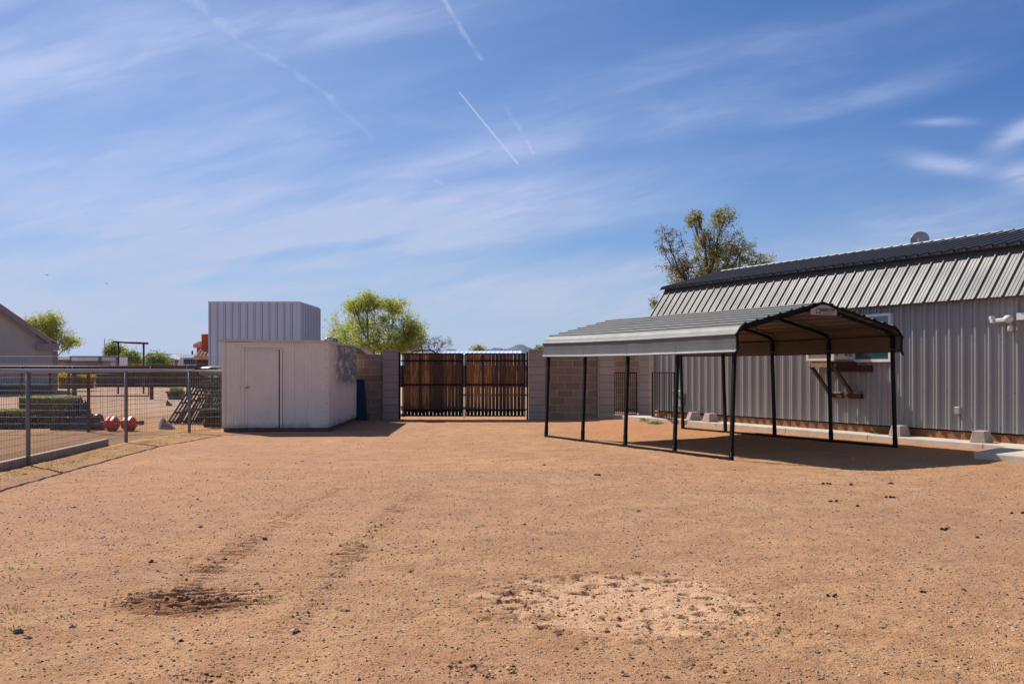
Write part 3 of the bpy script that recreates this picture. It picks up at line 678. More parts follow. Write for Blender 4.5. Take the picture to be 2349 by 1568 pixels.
mb.build('satellite_dish', mats['dish'], barn)

# air conditioner in the window, timber bracket
ac = thing('air_conditioner', B(3.2, -.3, 1.59), 'cream window air conditioner resting on the timber bracket under the carport roof', 'air conditioner')
mb = MB(); a0, a1, so_ = 2.83, 3.66, -.60
wbox(mb, a0, a1, 1.61, 2.14, so_ + .02, -.052); acb = bevel(mb.build('casing', mats['ac'], ac), .01)
mb = MB(); wbox(mb, a0 - .01, a1 + .01, 1.60, 1.645, so_, so_ + .05); wbox(mb, a0 - .01, a1 + .01, 2.10, 2.15, so_, so_ + .05); wbox(mb, a0 - .01, a0 + .06, 1.645, 2.10, so_, so_ + .05); wbox(mb, a1 - .06, a1 + .01, 1.645, 2.10, so_, so_ + .05); mb.build('rear_frame', mats['ac'], ac)
mb = MB()
for k_ in range(24): wbox(mb, a0 + .06, a1 - .06, 1.65 + k_ * .0188, 1.659 + k_ * .0188, so_ + .006, so_ + .022)
mb.build('louvre', mats['louvre'], ac)
mb = MB()
for (s0, s1, n_, zb) in ((-.30, -.21, 9, 1.69), (-.19, -.10, 9, 1.69), (-.54, -.48, 5, 1.69)):
    for k_ in range(n_): wbox(mb, a0 - .004, a0 + .004, zb + k_ * .018, zb + .010 + k_ * .018, s0, s1)
build_each(mb, 'vent_slot', mats['blackpaint'], ac)
br_ = MB(); 
wbox(br_, 2.74, 2.80, 1.47, 1.575, -.62, -.04); wbox(br_, 3.42, 3.48, 1.47, 1.575, -.62, -.04); wbox(br_, 2.30, 3.80, 1.36, 1.50, -.075, -.036)
bro = br_.build('bracket_frame', mats['bracket'], barn); bro['label'] = 'dark stained timber frame under the air conditioner'
for tq in (2.84, 3.52):
    mb = MB(); mb.bar(B(tq, -.60, 1.49), B(tq, -.05, .86), .045, .085, UU); mb.build('brace', mats['bracket'], bro)
mb = MB(); wbox(mb, 2.85, 3.46, 1.46, 1.55, -.66, -.622); wbox(mb, 2.75, 3.72, 1.582, 1.598, -.64, -.10); build_each(mb, 'front_beam', mats['endgrain'], bro)
mb = MB(); wbox(mb, 2.56, 3.0, .80, .895, -.12, -.036); wbox(mb, 3.12, 3.42, .80, .895, -.12, -.036); build_each(mb, 'ledger_block', mats['bracket'], bro)
mb = MB(); wbox(mb, 3.14, 3.40, .897, .93, -.13, -.038); wbox(mb, 2.60, 2.82, .897, .95, -.11, -.04); build_each(mb, 'packing_block', mats['endgrain'], bro)

# concrete strip, landing
mb = MB(); ts = [-6.5, -3.6, -.9, 1.9, 4.4, 7.0, 9.6, 12.0]
for a, b_ in zip(ts[:-1], ts[1:]):
    a += .004; b_ -= .004
    mb.hexa([B(a, -.555, -.12), B(b_, -.555, -.12), B(b_, .1, -.12), B(a, .1, -.12), B(a, -.55, .1), B(b_, -.55, .1), B(b_, .1, .1), B(a, .1, .1)])
o = mb.build('concrete_strip', mats['concrete'], origin=B(0, 0, 0)); bevel(o, .012, 2); tag(o, 'pale concrete strip running along the foot of the grey barn', 'pavement', kind='structure')
mb = MB(); z_ = .102; q = [B(-1.45, -.56, z_), B(-2.14, -2.19, z_), B(-6.5, -2.19, z_), B(-6.5, -.56, z_)]
mb.poly(q[::-1], (0, 0, -.16)); o = mb.build('concrete_landing', mats['concrete'], origin=B(-3, -1, 0)); bevel(o, .015, 2); tag(o, 'flat concrete landing slab at the right edge of the yard', 'pavement', kind='structure')

# pier blocks
def pier(t_, s_, label, rot=0.0, sz=1.0, group='concrete pier blocks along the barn'):
    c_ = B(t_, s_, .10); mb = MB(); a = Matrix.Rotation(math.atan2(UU.y, UU.x) + rot, 4, 'Z')
    w0, w1, h_ = .145 * sz, .105 * sz, .20 * sz
    ring = [(-w0, -w0, 0), (w0, -w0, 0), (w0, w0, 0), (-w0, w0, 0), (-w1, -w1, h_), (w1, -w1, h_), (w1, w1, h_), (-w1, w1, h_)]
    mb.hexa([a @ Vector(v) + c_ for v in ring]); o = mb.build('pier_block', mats['pier'], origin=c_); bevel(o, .015, 2)
    # notch cut for the beam
    nb = MB(); 
    return tag(o, label, 'pier block', group)
pier(-.62, -.27, 'rough concrete pier block below the grey electrical box', .25)
pier(1.33, -.27, 'concrete pier block just right of the front right carport post', .1)
pier(7.55, -.32, 'concrete pier block just right of the iron gate by the barn corner', 0)
pier(8.35, -.28, 'concrete pier block half hidden behind a black carport post', -.1)

# ------------------------------------------------------------------ carport
cp = thing('carport', CO + CD * CL / 2, 'black framed open carport with rounded galvanised sheet roof', 'carport')
def cpt(k, s, z): return CO + CD * k + CW * s + Vector((0, 0, z))
def secpath(off=0.0):                                    # half section from eave to ridge
    zs = 1.96; Wt = CWT / 2; pts = [(Wt + off, CZE)]
    sl_ = math.atan2(CZP - 2.03, Wt - .10)
    r_ = .17; pts.append((Wt + off, zs - .04))
    # arc from vertical to slope
    cx_, cz_ = Wt - r_, zs - .04
    for i in range(1, 8):
        a = (math.pi / 2 - sl_) * i / 7; pts.append((cx_ + (r_ + off) * math.cos(a), cz_ + (r_ + off) * math.sin(a)))
    pts.append((0, CZP + off)); return pts
def resample(pts, d):
    out = [Vector((*pts[0], 0))]; acc = 0
    P_ = [Vector((*p_, 0)) for p_ in pts]; L_ = [0]
    for a, b_ in zip(P_[:-1], P_[1:]): L_.append(L_[-1] + (b_ - a).length)
    n = int(L_[-1] / d); res = []
    for i in range(n + 1):
        l = L_[-1] * i / n; j = 0
        while j < len(L_) - 2 and L_[j + 1] < l: j += 1
        res.append((P_[j].lerp(P_[j + 1], (l - L_[j]) / max(L_[j + 1] - L_[j], 1e-9)), l))
    return res, L_[-1]
half, HL = resample(secpath(.03), .010)
NR = 9
def hp2(l):
    i = max(0, min(len(half) - 1, int(round(l / HL * (len(half) - 1))))); q0 = half[max(i - 3, 0)][0]; q1 = half[min(i + 3, len(half) - 1)][0]
    d = (q1 - q0).normalized(); nn = Vector((d.y, -d.x)); nn = -nn if nn.x + nn.y < 0 else nn
    f_ = l / HL * (len(half) - 1); a_ = half[int(f_)][0].lerp(half[min(int(f_) + 1, len(half) - 1)][0], f_ - int(f_)); return a_, nn
hx, hy = half[0][0].x, half[0][0].y; prof = [(hx + .016, hy - .004), (hx + .030, hy + .006), (hx + .026, hy + .016), (hx + .004, hy + .034), (hx - .002, hy + .05)]
seam = HL / NR
for k_ in range(NR):
    l0 = seam * k_ + .03
    for dl, of_ in ((.045, .0), (.065, -.001), (.085, -.002), (.105, -.002), (.125, -.002), (.145, -.001), (.165, .0), (.185, .0), (seam - .012, .0), (seam + .016, .0), (seam - .004, .010), (seam + .004, .020), (seam + .016, .023), (seam + .030, .016), (seam + .044, .004)):
        if k_ == NR - 1 and dl > seam - .02: continue
        if k_ < 1 and 0: continue
        l = l0 + dl
        if l < HL: a_, nn = hp2(l); prof.append((a_.x + nn.x * of_, a_.y + nn.y * of_))
    if k_ * seam < .75:                                   # finer points round the shoulder
        pass
prof.append((0, CZP + .03))
full = [(s, z) for s, z in prof] + [(-s, z) for s, z in prof[::-1][1:]]
K0, K1, NK = -.10, CL + .12, 44
for (ka, kb, dz_) in ((K0, 2.22, .006), (2.14, 4.3, .003), (4.22, K1, 0.0)):
    vs = []; n = len(full); ks = np.linspace(ka, kb, 18)
    for kk in ks:
        for i, (s, z) in enumerate(full):
            sk_ = min(1, abs(s) / 1.7) ** 3
            dn_ = .010 * noise.noise(Vector((kk * .9, s * 1.3, 2))) + .012 * sk_ * noise.noise(Vector((kk * 2.1, z * 1.5, 8 + (s > 0) * 5)))
            sg = 1 if s > 0 else -1
            zz_ = z + dz_ + .018 * math.sin(kk / CL * math.pi) * -sk_ + (0.03 if s > 0 else 0) * sk_
            vs.append(cpt(kk, s + sg * (dn_ * sk_ + dz_ * .5 * sk_), zz_ + dn_ * (1 - sk_)))
    fs = [(a * n + i, a * n + i + 1, (a + 1) * n + i + 1, (a + 1) * n + i) for a in range(len(ks) - 1) for i in range(n - 1)]
    mb = MB(); mb.add(vs, fs, True); rs_ = mb.build('roof_sheet', ROOFSH, cp)
    cpc = CO + Vector((0, 0, 1.2)); vs2 = [v + ((CO + CD * (v - CO).dot(CD) + Vector((0, 0, 1.6))) - v).normalized() * .010 for v in vs]; mb = MB(); mb.add(vs2, fs, True); mb.build('underside_shade', UNDER_SHADE, rs_)  # second inner sheet carries the painted shade below the roof
inner, IL = resample(secpath(-.03), .09)
arch = [(p_.x, p_.y) for p_, l in inner]; arch = arch + [(-s, z) for s, z in arch[::-1][1:]]
for i in range(5):
    kk = CL * (1 - i / 4) + (.0 if i not in (0, 4) else (-.03 if i == 0 else .03))
    mb = MB(); pp = [cpt(kk, s, z - .005) for s, z in arch[1:-1]]
    for a, b_ in zip(pp[:-1], pp[1:]): mb.bar(a, b_ + (b_ - a) * .12, .055, .055, CD)
    mb.build('rafter', mats['blackpaint'], cp)
    for sg in (-1, 1):
        base = cpt(kk, sg * CWB / 2, (.08 if sg > 0 else 0) - .03); topp = cpt(kk, sg * (CWT / 2 - .03), 1.74)
        mb = MB(); mb.bar(base, topp, .052, .052, CD); mb.bar(base, base.lerp(topp, .14), .058, .058, CD)
        mb.build('post', mats['blackpaint'], cp)
# raised front trim following the ribs
mb = MB(); pp = [cpt(K0 - .012, s, z - .004) for s, z in full]
mb.tube(pp, .022, 5, True); mb.build('front_edge_trim', mats['blackpaint'], cp)
for sg in (-1, 1):
    mb = MB(); zb = (.08 if sg > 0 else 0) + .012; mb.bar(cpt(0, sg * CWB / 2, zb), cpt(CL, sg * CWB / 2, zb), .052, .052); mb.build('base_rail', mats['blackpaint'], cp)
    mb = MB()
    for i in range(5):
        kk = CL * (1 - i / 4)
        for z_ in (1.73, 1.80, .07, .11):
            mb.obox(cpt(kk, sg * ((CWT if z_ > 1 else CWB) / 2 + (.034 if z_ > 1 else .028)), z_ + (.08 if sg > 0 and z_ < 1 else 0)), CD * .007, CW * .004, Vector((0, 0, .007)))
    if sg == -1:
        for s, z in ((1.35, 2.09), (1.27, 2.115), (.42, 2.345), (.34, 2.37)):
            for s2 in (-1, 1): mb.obox(cpt(-.03 - .03, s * s2, z - .045), CW * .007, CD * .004, Vector((0, 0, .007)))
    build_each(mb, 'bolt', mats['galv'], cp)
# maker's badge at the peak: house mark and word
mb = MB(); zp = CZP - .02
ring = [cpt(-.135, s, z) for s, z in ((-.27, zp - .155), (.27, zp - .155), (.27, zp - .07), (.06, zp + .005), (-.06, zp + .005), (-.27, zp - .07))]
badge = mb.poly(ring, CD * .012).build('badge', M('badge_board', (0.52, 0.42, 0.38), .6), cp)
mb = MB()
for a, b_ in (((-.175, -.085), (-.125, -.045)), ((-.125, -.045), (-.075, -.085))): mb.bar(cpt(-.139, a[0], zp + a[1]), cpt(-.139, b_[0], zp + b_[1]), .006, .014, CD)
for s in (-.155, -.095): mb.obox(cpt(-.139, s, zp - .122), CW * .013, CD * .003, Vector((0, 0, .011)))
build_each(mb, 'house_mark', mats['blackpaint'], badge)
def text_part(txt, size, parent, name, mat, origin, xd, yd):
    cu = bpy.data.curves.new(name, 'FONT'); cu.body = txt; cu.size = size; cu.extrude = .0015; cu.align_x = 'CENTER'
    to = bpy.data.objects.new(name, cu); C.objects.link(to); dg = bpy.context.evaluated_depsgraph_get()
    me = bpy.data.meshes.new_from_object(to.evaluated_get(dg)); bpy.data.objects.remove(to)
    zd = xd.cross(yd); Mx = Matrix((xd, yd, zd)).transposed().to_4x4(); Mx.translation = origin
    me.transform(Mx); r_ = parent
    while r_.parent: r_ = r_.parent
    me.transform(Matrix.Translation(-r_.location)); me.materials.clear(); me.materials.append(mat)
    ob = bpy.data.objects.new(name, me); C.objects.link(ob); ob.parent = parent; return ob
text_part('ARROW', .085, badge, 'word', mats['blackpaint'], cpt(-.140, .075, zp - .105), CW, Vector((0, 0, 1)))
mb = MB()
for k_ in range(4): mb.obox(cpt(-.139, -.02 + k_ * .062, zp - .132), CW * .024, CD * .002, Vector((0, 0, .005)))
build_each(mb, 'small_print', mats['bracket'], badge)

# ------------------------------------------------------------------ white shed in front
shd = thing('garden_shed', (-5.36, 26.3, 0), 'weathered white metal shed with a closed door, beside the wire fence', 'shed')
SA, SB = Vector((-6.54, 23.62, 0)), Vector((-4.175, 23.76, 0)); SD = Vector((-.029, 1, 0)).normalized(); DEP = 5.35
fu = (SB - SA).normalized(); fl = (SB - SA).length; fn = Vector((fu.y, -fu.x, 0)); sn = Vector((SD.y, -SD.x, 0))
ZT = 2.03; zb = .09
mb = MB()
sheet(mb, SA + Vector((0, 0, zb)), fu, Vector((0, 0, ZT - zb)), fn, fl, .075, minors=0, hM=.0014, wM=.045)
sheet(mb, SB + Vector((0, 0, zb)), SD, Vector((0, 0, ZT - zb)), sn, DEP, .27, minors=1, hM=.022, wM=.07, hm_=.01, wm=.05)
mb.hexa([SA + SD * .03 + Vector((0.02, 0, zb)), SB + SD * .03 + Vector((-.02, 0, zb)), SB + SD * (DEP - .02) + Vector((-.02, 0, zb)), SA + SD * (DEP - .02) + Vector((.02, 0, zb)),
         SA + SD * .03 + Vector((0.02, 0, ZT)), SB + SD * .03 + Vector((-.02, 0, ZT)), SB + SD * (DEP - .02) + Vector((-.02, 0, ZT)), SA + SD * (DEP - .02) + Vector((.02, 0, ZT))])
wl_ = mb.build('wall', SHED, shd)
mb = MB()                                                # corner angles and panel seams
for P_ in (SA + fu * .03, SB - fu * .035): mb.obox(P_ + fn * .012 + Vector((0, 0, (ZT + zb) / 2)), fu * .035, fn * .006, Vector((0, 0, (ZT - zb) / 2)))
mb.obox(SB + SD * .04 + sn * .014 + Vector((0, 0, (ZT + zb) / 2)), SD * .05, sn * .012, Vector((0, 0, (ZT - zb) / 2)))
for u_ in (1.61,): mb.obox(SA + fu * u_ + fn * .006 + Vector((0, 0, (ZT + zb) / 2)), fu * .004, fn * .004, Vector((0, 0, (ZT - zb) / 2)))
build_each(mb, 'corner_trim', SHED, shd)
mb = MB(); 
for k_ in range(14): mb.obox(SA + fu * (.03 + .18 * k_) + fn * .012 + Vector((0, 0, 1.03)), fu * .006, fn * .006, Vector((0, 0, .006)))
for k_ in range(9): mb.obox(SB - fu * .035 + fn * .02 + Vector((0, 0, .25 + .2 * k_)), fu * .008, fn * .004, Vector((0, 0, .012)))
build_each(mb, 'screw_head', mats['fascia'], shd)
mb = MB()                                                # thin curved roof sheet with lip
vs = []; ns = 16
for j in range(ns + 1):
    f_ = j / ns; e = -.06 + f_ * (fl + .12)
    for k_ in range(9):
        d = -.05 + (DEP + .1) * k_ / 8; p_ = SA + fu * e + SD * d; z_ = 2.088 - .034 * f_ ** 2.5 * (1 - k_ / 8 * .6) + .008 * math.sin(f_ * 9 + k_) ; vs.append((p_.x, p_.y, z_))
n0 = len(vs); vs += [(a, b_, c_ - .055) for a, b_, c_ in vs]; fs = []
for j in range(ns):
    for k_ in range(8):
        i = j * 9 + k_; fs.append((i, i + 9, i + 10, i + 1)); fs.append((n0 + i + 1, n0 + i + 10, n0 + i + 9, n0 + i))
for j in range(ns):
    for k_ in (0, 8):
        i = j * 9 + k_; fs.append((i, n0 + i, n0 + i + 9, i + 9))
for k_ in range(8):
    for j in (0, ns):
        i = j * 9 + k_; fs.append((i, i + 1, n0 + i + 1, n0 + i))
mb.add(vs, fs, False); mb.build('roof', M('white_roof_sheet', (.60, .56, .52), .5, 0, (.45, .41, .37), 4), shd)
mb = MB(); mb.hexa([SA + fu * .02 + SD * .04, SB - fu * .02 + SD * .04, SB - fu * .02 + SD * (DEP - .1), SA + fu * .02 + SD * (DEP - .1)] + [p_ + Vector((0, 0, zb)) for p_ in (SA + fu * .02 + SD * .04, SB - fu * .02 + SD * .04, SB - fu * .02 + SD * (DEP - .1), SA + fu * .02 + SD * (DEP - .1))])
mb.build('skid', mats['hutroof'], shd)
# door
d0, d1, dt_ = .455, 1.295, 1.86
def fbox(mb, a, b_, c, d, o0, o1):
    P_ = lambda u_, o_, z_: SA + fu * u_ + fn * o_ + Vector((0, 0, z_))
    mb.hexa([P_(a, o1, c), P_(b_, o1, c), P_(b_, o0, c), P_(a, o0, c), P_(a, o1, d), P_(b_, o1, d), P_(b_, o0, d), P_(a, o0, d)])
mb = MB(); fbox(mb, d0 + .05, d1 - .03, zb + .01, dt_ - .03, .002, .016); dr = bevel(mb.build('door', SHED, shd), .004)
mb = MB()
for a, b_, c, d in ((d0 - .03, d0 + .04, zb, dt_), (d0 + .045, d0 + .115, zb + .01, dt_ - .03), (d1 - .075, d1 - .034, zb + .01, dt_ - .03), (d1 - .005, d1 + .05, zb, dt_), (d0 - .03, d1 + .05, dt_, dt_ + .03)): fbox(mb, a, b_, c, d, .003, .024)
bevel(mb.build('door_frame', SHED, shd), .004)
mb = MB(); fbox(mb, d1 - .030, d1 - .006, zb, dt_ - .005, .001, .006); mb.build('door_gap', mats['blackpaint'], shd)
mb = MB()
for a, b_ in ((d0 - .036, d0 - .031), (d0 + .0405, d0 + .0445), (d0 + .1155, d0 + .1195), (d1 - .080, d1 - .0755), (d1 + .0505, d1 + .0545)): fbox(mb, a, b_, zb, dt_ - .01, .002, .0075)
fbox(mb, d0 - .03, d1 + .05, dt_ + .0305, dt_ + .036, .002, .0075)
build_each(mb, 'shadow_gap', mats['fascia'], shd)
mb = MB()
for z_ in (.16, .58, 1.25, 1.8):
    for u_ in (.56, .75, .94, 1.13): mb.obox(SA + fu * u_ + fn * .018 + Vector((0, 0, z_)), fu * .005, fn * .003, Vector((0, 0, .005)))
build_each(mb, 'screw', mats['fascia'], dr)
mb = MB(); hp = SA + fu * (d0 + .09) + fn * .05 + Vector((0, 0, 1.0)); mb.blobby(hp, (.028, .028, .028), .02, 1, 2); mb.tube([hp, hp + fu * .09 + Vector((0, 0, .012))], .008, 6); mb.tube([hp - fn * .03, hp], .018, 8); mb.build('handle', mats['dish'], dr)
# turbine vent on its roof
mb = MB(); vc = pt(759, 800, 27.4); vc.z = 2.05
mb.lathe([(.10, 0), (.10, .05)], vc, 16)
for j in range(22):
    a = 2 * math.pi * j / 22; pts_ = []
    for k_ in range(7):
        f_ = k_ / 6; rr_ = .175 * math.sin(math.pi * (.12 + .76 * f_)) ** .6; aa = a + f_ * .5; pts_.append(vc + Vector((math.cos(aa) * rr_, math.sin(aa) * rr_, .03 + f_ * .16)))
    mb.tube(pts_, .011, 4)
mb.lathe([(.11, .175), (.13, .185), (.05, .20), (.0, .205)], vc, 16); mb.build('turbine_vent', mats['turbine'], shd)

# blue plastic sled-like tray leaning at the shed's far corner
mb = MB(); A_ = pt(829, 962.5, 28.95); A_.z = 0; B_ = pt(822.5, 870, 29.15); ux = Vector((1, 0, 0)); ln = (B_ - A_); hw = .165
prof_ = [(-1, 0), (-1, .05), (-.93, .055), (-.86, .02)] + [x_ for k_ in range(6) for x_ in ((-.75 + k_ * .28, .018), (-.70 + k_ * .28, .032), (-.62 + k_ * .28, .032), (-.57 + k_ * .28, .018))] + [(.90, .02), (.94, .055), (1, .05), (1, 0)]
n_ = ln.cross(ux).normalized()
if n_.y > 0: n_ = -n_
rows = []
for f_ in [0, .04, .1, .3, .5, .7, .86, .93, .97, 1.0]:
    w_ = hw * (1 if f_ < .9 else math.sqrt(max(.02, 1 - ((f_ - .9) / .104) ** 2)) * .25 + .75)
    rows.append([A_ + ln * f_ + ux * (a * w_) + n_ * (d + (.015 if f_ < .05 else 0)) for a, d in prof_])
vs = [v for r_ in rows for v in r_]; n = len(prof_)
mb.add(vs, [(a * n + i, a * n + i + 1, (a + 1) * n + i + 1, (a + 1) * n + i) for a in range(len(rows) - 1) for i in range(n - 1)])
mb.add([v for v in rows[0]] + [v for v in rows[-1]], [tuple(range(n)), tuple(range(n, 2 * n))[::-1]])
o = mb.build('plastic_trough', mats['blue'], origin=A_); tag(o, 'dark blue ribbed plastic trough leaning upright at the far corner of the white shed', 'trough')

# ------------------------------------------------------------------ block walls and pillars
GY = 29.42
wl = thing('block_wall', (-4.0, GY, 0), 'tan block wall left of the timber gate with its grey pillar', 'wall')
MB().box(pt(700, 0, GY).x, GY - .0, -.2, pt(879, 0, GY).x, GY + .2, 1.83).build('wall', BW, wl)
o = MB().box(pt(879, 0, GY).x, GY - .12, -.2, pt(914, 0, GY).x - .0, GY + .30, 1.89).build('pillar', BP, wl)
MB().box(pt(878, 0, GY).x, GY - .125, 1.893, pt(914.5, 0, GY).x, GY + .305, 1.925).build('cap', BP, o)
wr_ = thing('block_wall', (1.6, GY, 0), 'tan block wall right of the timber gate, behind the carport', 'wall')
MB().box(pt(1250, 0, GY).x, GY, -.2, pt(1370, 0, GY).x + .02, GY + .2, 1.86).build('wall', BW, wr_)
o = MB().box(pt(1212, 0, GY).x, GY - .12, -.2, pt(1250, 0, GY).x, GY + .30, 1.93).build('pillar', BP, wr_)
MB().box(pt(1211.5, 0, GY).x, GY - .125, 1.933, pt(1250.5, 0, GY).x, GY + .305, 1.965).build('cap', BP, o)
MB().box(pt(1370, 0, 29.9).x, 29.30, -.2, pt(1404, 0, 29.9).x, 29.9, 1.95).build('pillar', BP, wr_)
sw = MB().box(pt(1390, 0, 33).x, 33, -.2, pt(1500, 0, 33).x, 33.2, 2.05).build('block_wall', BW, origin=(3.7, 33, 0)); tag(sw, 'tan block wall standing behind the black iron gates', 'wall')
pc = Vector((3.76, 29.25, 0)); a = R(-34)
mb = MB(); ax, ay = Vector((math.cos(a), math.sin(a), 0)) * .165, Vector((-math.sin(a), math.cos(a), 0)) * .165
mb.obox(pc + Vector((0, 0, .95)), ax, ay, Vector((0, 0, 1.05)))
o = mb.build('block_pillar', BP, origin=pc); tag(o, 'freestanding grey block pillar between the two black iron gates', 'pillar')
o = MB().blobby(pt(1243, 803, GY + .1), (.08, .05, .025), .1, 3).build('stone', mats['pier'], origin=pt(1243, 803, GY + .1)); tag(o, 'flat pale stone lying on top of the pillar right of the timber gate', 'stone')

# iron gates
def iron_gate(x0, x1, Y, ytop, ybot, n, label, Y2=None):
    Y2 = Y2 or Y; a = pt(x0, ybot, Y); b_ = pt(x1, ybot, Y2); zt = pt(x0, ytop, Y).z; zb_ = a.z
    g_ = thing('iron_gate', Vector((a.x, a.y, zb_)), label, 'gate', 'black iron gates by the barn corner')
    mb = MB()
    for z_ in (zb_ + .02, zt - .015): mb.bar(Vector((a.x, a.y, z_)), Vector((b_.x, b_.y, z_)), .03, .03)
    for q_ in (a, b_): mb.bar(Vector((q_.x, q_.y, zb_)), Vector((q_.x, q_.y, zt)), .035, .035, (1, 0, 0))
    mb.build('frame', mats['blackpaint'], g_); mb = MB()
    for i in range(1, n):
        q_ = a.lerp(b_, i / n); mb.bar(Vector((q_.x, q_.y, zb_ + .03)), Vector((q_.x, q_.y, zt - .02)), .016, .016, (1, 0, 0))
    mb.build('bars', mats['blackpaint'], g_); return g_
iron_gate(1409, 1459, 30.4, 853.4, 949, 11, 'black iron bar gate left of the freestanding block pillar', 29.9)
iron_gate(1496, 1546, 27.2, 852.7, 956, 9, 'black iron bar gate right of the pillar, against the barn corner', 25.6)

# timber double gate
Gz0, Gz1 = .085, 1.865; gyy = GY + .05
def leaf(x0, x1, label, right):
    a, b_ = pt(x0, 0, gyy).x, pt(x1, 0, gyy).x
    gt = thing('gate_leaf', (a if not right else b_, gyy, Gz0), label, 'gate', 'timber driveway gate leaves')
    fr = MB(); t_ = .036
    fr.box(a, gyy - .02, Gz0, b_, gyy + .02, Gz0 + t_); fr.box(a, gyy - .02, Gz1 - t_, b_, gyy + .02, Gz1)
    fr.box(a, gyy - .02, Gz0 + t_, a + t_, gyy + .02, Gz1 - t_); fr.box(b_ - t_, gyy - .02, Gz0 + t_, b_, gyy + .02, Gz1 - t_)
    fr.build('frame', mats['black'], gt)
    for z_ in (.27, .98, 1.65):
        MB().box(a + t_, gyy - .022, z_ - .022, b_ - t_, gyy + .018, z_ + .022).build('cross_rail', mats['black'], gt)
    rg = random.Random(5 + right); n = 16; pitch = (b_ - a - 2 * t_) / n
    mb = MB(); pk = MB()
    for i in range(n):
        gap = (rg.uniform(.004, .012) if (right and i not in (0, 5, 10)) else (rg.uniform(-.002, .003) if i < 11 else rg.uniform(.001, .006)))
        x_ = a + t_ + i * pitch + gap / 2; w_ = pitch - gap; tl = rg.uniform(-.004, .004); y0 = gyy + .024 + rg.uniform(0, .014)
        zb_ = .20 + rg.uniform(-.02, .02); zt_ = Gz1 - .028 - rg.uniform(0, .006)
        mb.hexa([(x_, y0, zb_), (x_ + w_, y0, zb_), (x_ + w_, y0 + .018, zb_), (x_, y0 + .018, zb_), (x_ + tl, y0, zt_), (x_ + w_ + tl, y0, zt_), (x_ + w_ + tl, y0 + .018, zt_), (x_ + tl, y0 + .018, zt_)])
        pk.box(x_ + .006, gyy - .008, Gz0 + t_, x_ + w_ - .006, gyy + .008, .245)
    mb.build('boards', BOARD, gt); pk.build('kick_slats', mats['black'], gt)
    hg = a - .02 if not right else b_ + .02
    for z_ in (.28, 1.65): MB().tube([(hg - .02, gyy, z_), (hg + .02, gyy, z_)], .02, 8).build('hinge', mats['black'], gt)
    return gt
gl_ = leaf(922.5, 1062.5, 'left timber gate leaf, tight boards and a steel hoop on top', False)
gr_ = leaf(1066.5, 1205, 'right timber gate leaf with light showing between its boards', True)
hp = [pt(x_, y_, gyy) for x_, y_ in ((944.5, 812), (944.8, 808), (948, 804.6), (953, 803.3), (988, 803.3), (993.5, 804.6), (996.8, 808), (997.2, 812))]
MB().tube(hp, .022, 8).build('hoop', mats['black'], gl_)
MB().tube([pt(1064.3, 812, gyy), pt(1064.3, 959, gyy)], .010, 6).build('drop_bolt', mats['galvpost'], gr_)
for x0, lb in ((914.2, 'black steel gate post on the left pillar'), (1207.2, 'black steel gate post on the right pillar')):
    a = pt(x0, 0, gyy).x; o = MB().box(a, gyy - .03, -.1, a + .05, gyy + .03, 1.90).build('gate_post', mats['black'], origin=(a, gyy, 0)); tag(o, lb, 'gate post', 'black steel gate posts')

# ------------------------------------------------------------------ tall white box shed behind
ts_ = thing('tall_shed', (-8.9, 37.8, 0), 'tall windowless white corrugated shed with flat roof rising behind the smaller shed', 'shed')
X0, X1, Y0, Y1 = pt(479, 0, 36).x, pt(687, 0, 36).x, 36.0, 39.7; ZZt = 3.70
mb = MB(); V3 = Vector
sheet(mb, V3((X0, Y0, -.1)), V3((1, 0, 0)), V3((0, 0, ZZt + .1)), V3((0, -1, 0)), X1 - X0, .256, minors=2, hM=.018, wM=.05, hm_=.004)
sheet(mb, V3((X1, Y0, -.1)), V3((0, 1, 0)), V3((0, 0, ZZt + .1)), V3((1, 0, 0)), Y1 - Y0, .30, minors=0, hM=.06, wM=.16)
mb.box(X0 + .02, Y0 + .02, -.1, X1 - .02, Y1 - .02, ZZt - .03); mb.build('wall', mats['whitemetal'], ts_)
mb = MB()  # thin dark strips draw in the shade along the ribs
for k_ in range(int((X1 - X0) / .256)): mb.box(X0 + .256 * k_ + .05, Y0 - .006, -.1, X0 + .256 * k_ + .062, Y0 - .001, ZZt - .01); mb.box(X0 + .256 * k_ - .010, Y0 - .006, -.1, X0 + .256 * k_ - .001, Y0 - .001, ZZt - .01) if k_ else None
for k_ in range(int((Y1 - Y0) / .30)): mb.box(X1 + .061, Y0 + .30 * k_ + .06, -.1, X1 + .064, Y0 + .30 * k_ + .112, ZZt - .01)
build_each(mb, 'rib_shade_strip', mats['galvpost'], ts_)
mb = MB(); mb.box(X0 - .02, Y0 - .03, ZZt, X1 + .0, Y1, ZZt + .045); mb.build('roof', mats['white'], ts_)
mb = MB(); mb.box(X1 - .05, Y0 - .028, -.1, X1 + .012, Y0 + .03, ZZt - .002); mb.box(X0 - .012, Y0 - .028, -.1, X0 + .03, Y0 + .03, ZZt - .002); build_each(mb, 'corner_trim', mats['whitemetal'], ts_)

# small hut roof behind the wall
ht = thing('hut', (-5.6, 34.5, 0), 'low brown hut whose dark roof shows above the block wall beside the shed', 'hut')
a = pt(800, 0, 33).x; b_ = pt(846, 0, 33).x
MB().box(a, 33, 0, b_ - .1, 34.5, 1.8).build('wall', mats['tan'], ht); MB().poly([(a, 32.8, 2.10), (pt(828, 0, 33).x, 32.8, 2.07), (b_ + .05, 32.8, 1.80), (b_ + .05, 32.8, 1.74), (a, 32.8, 1.84)], (0, 2, 0)).build('roof', mats['hutroof'], ht)

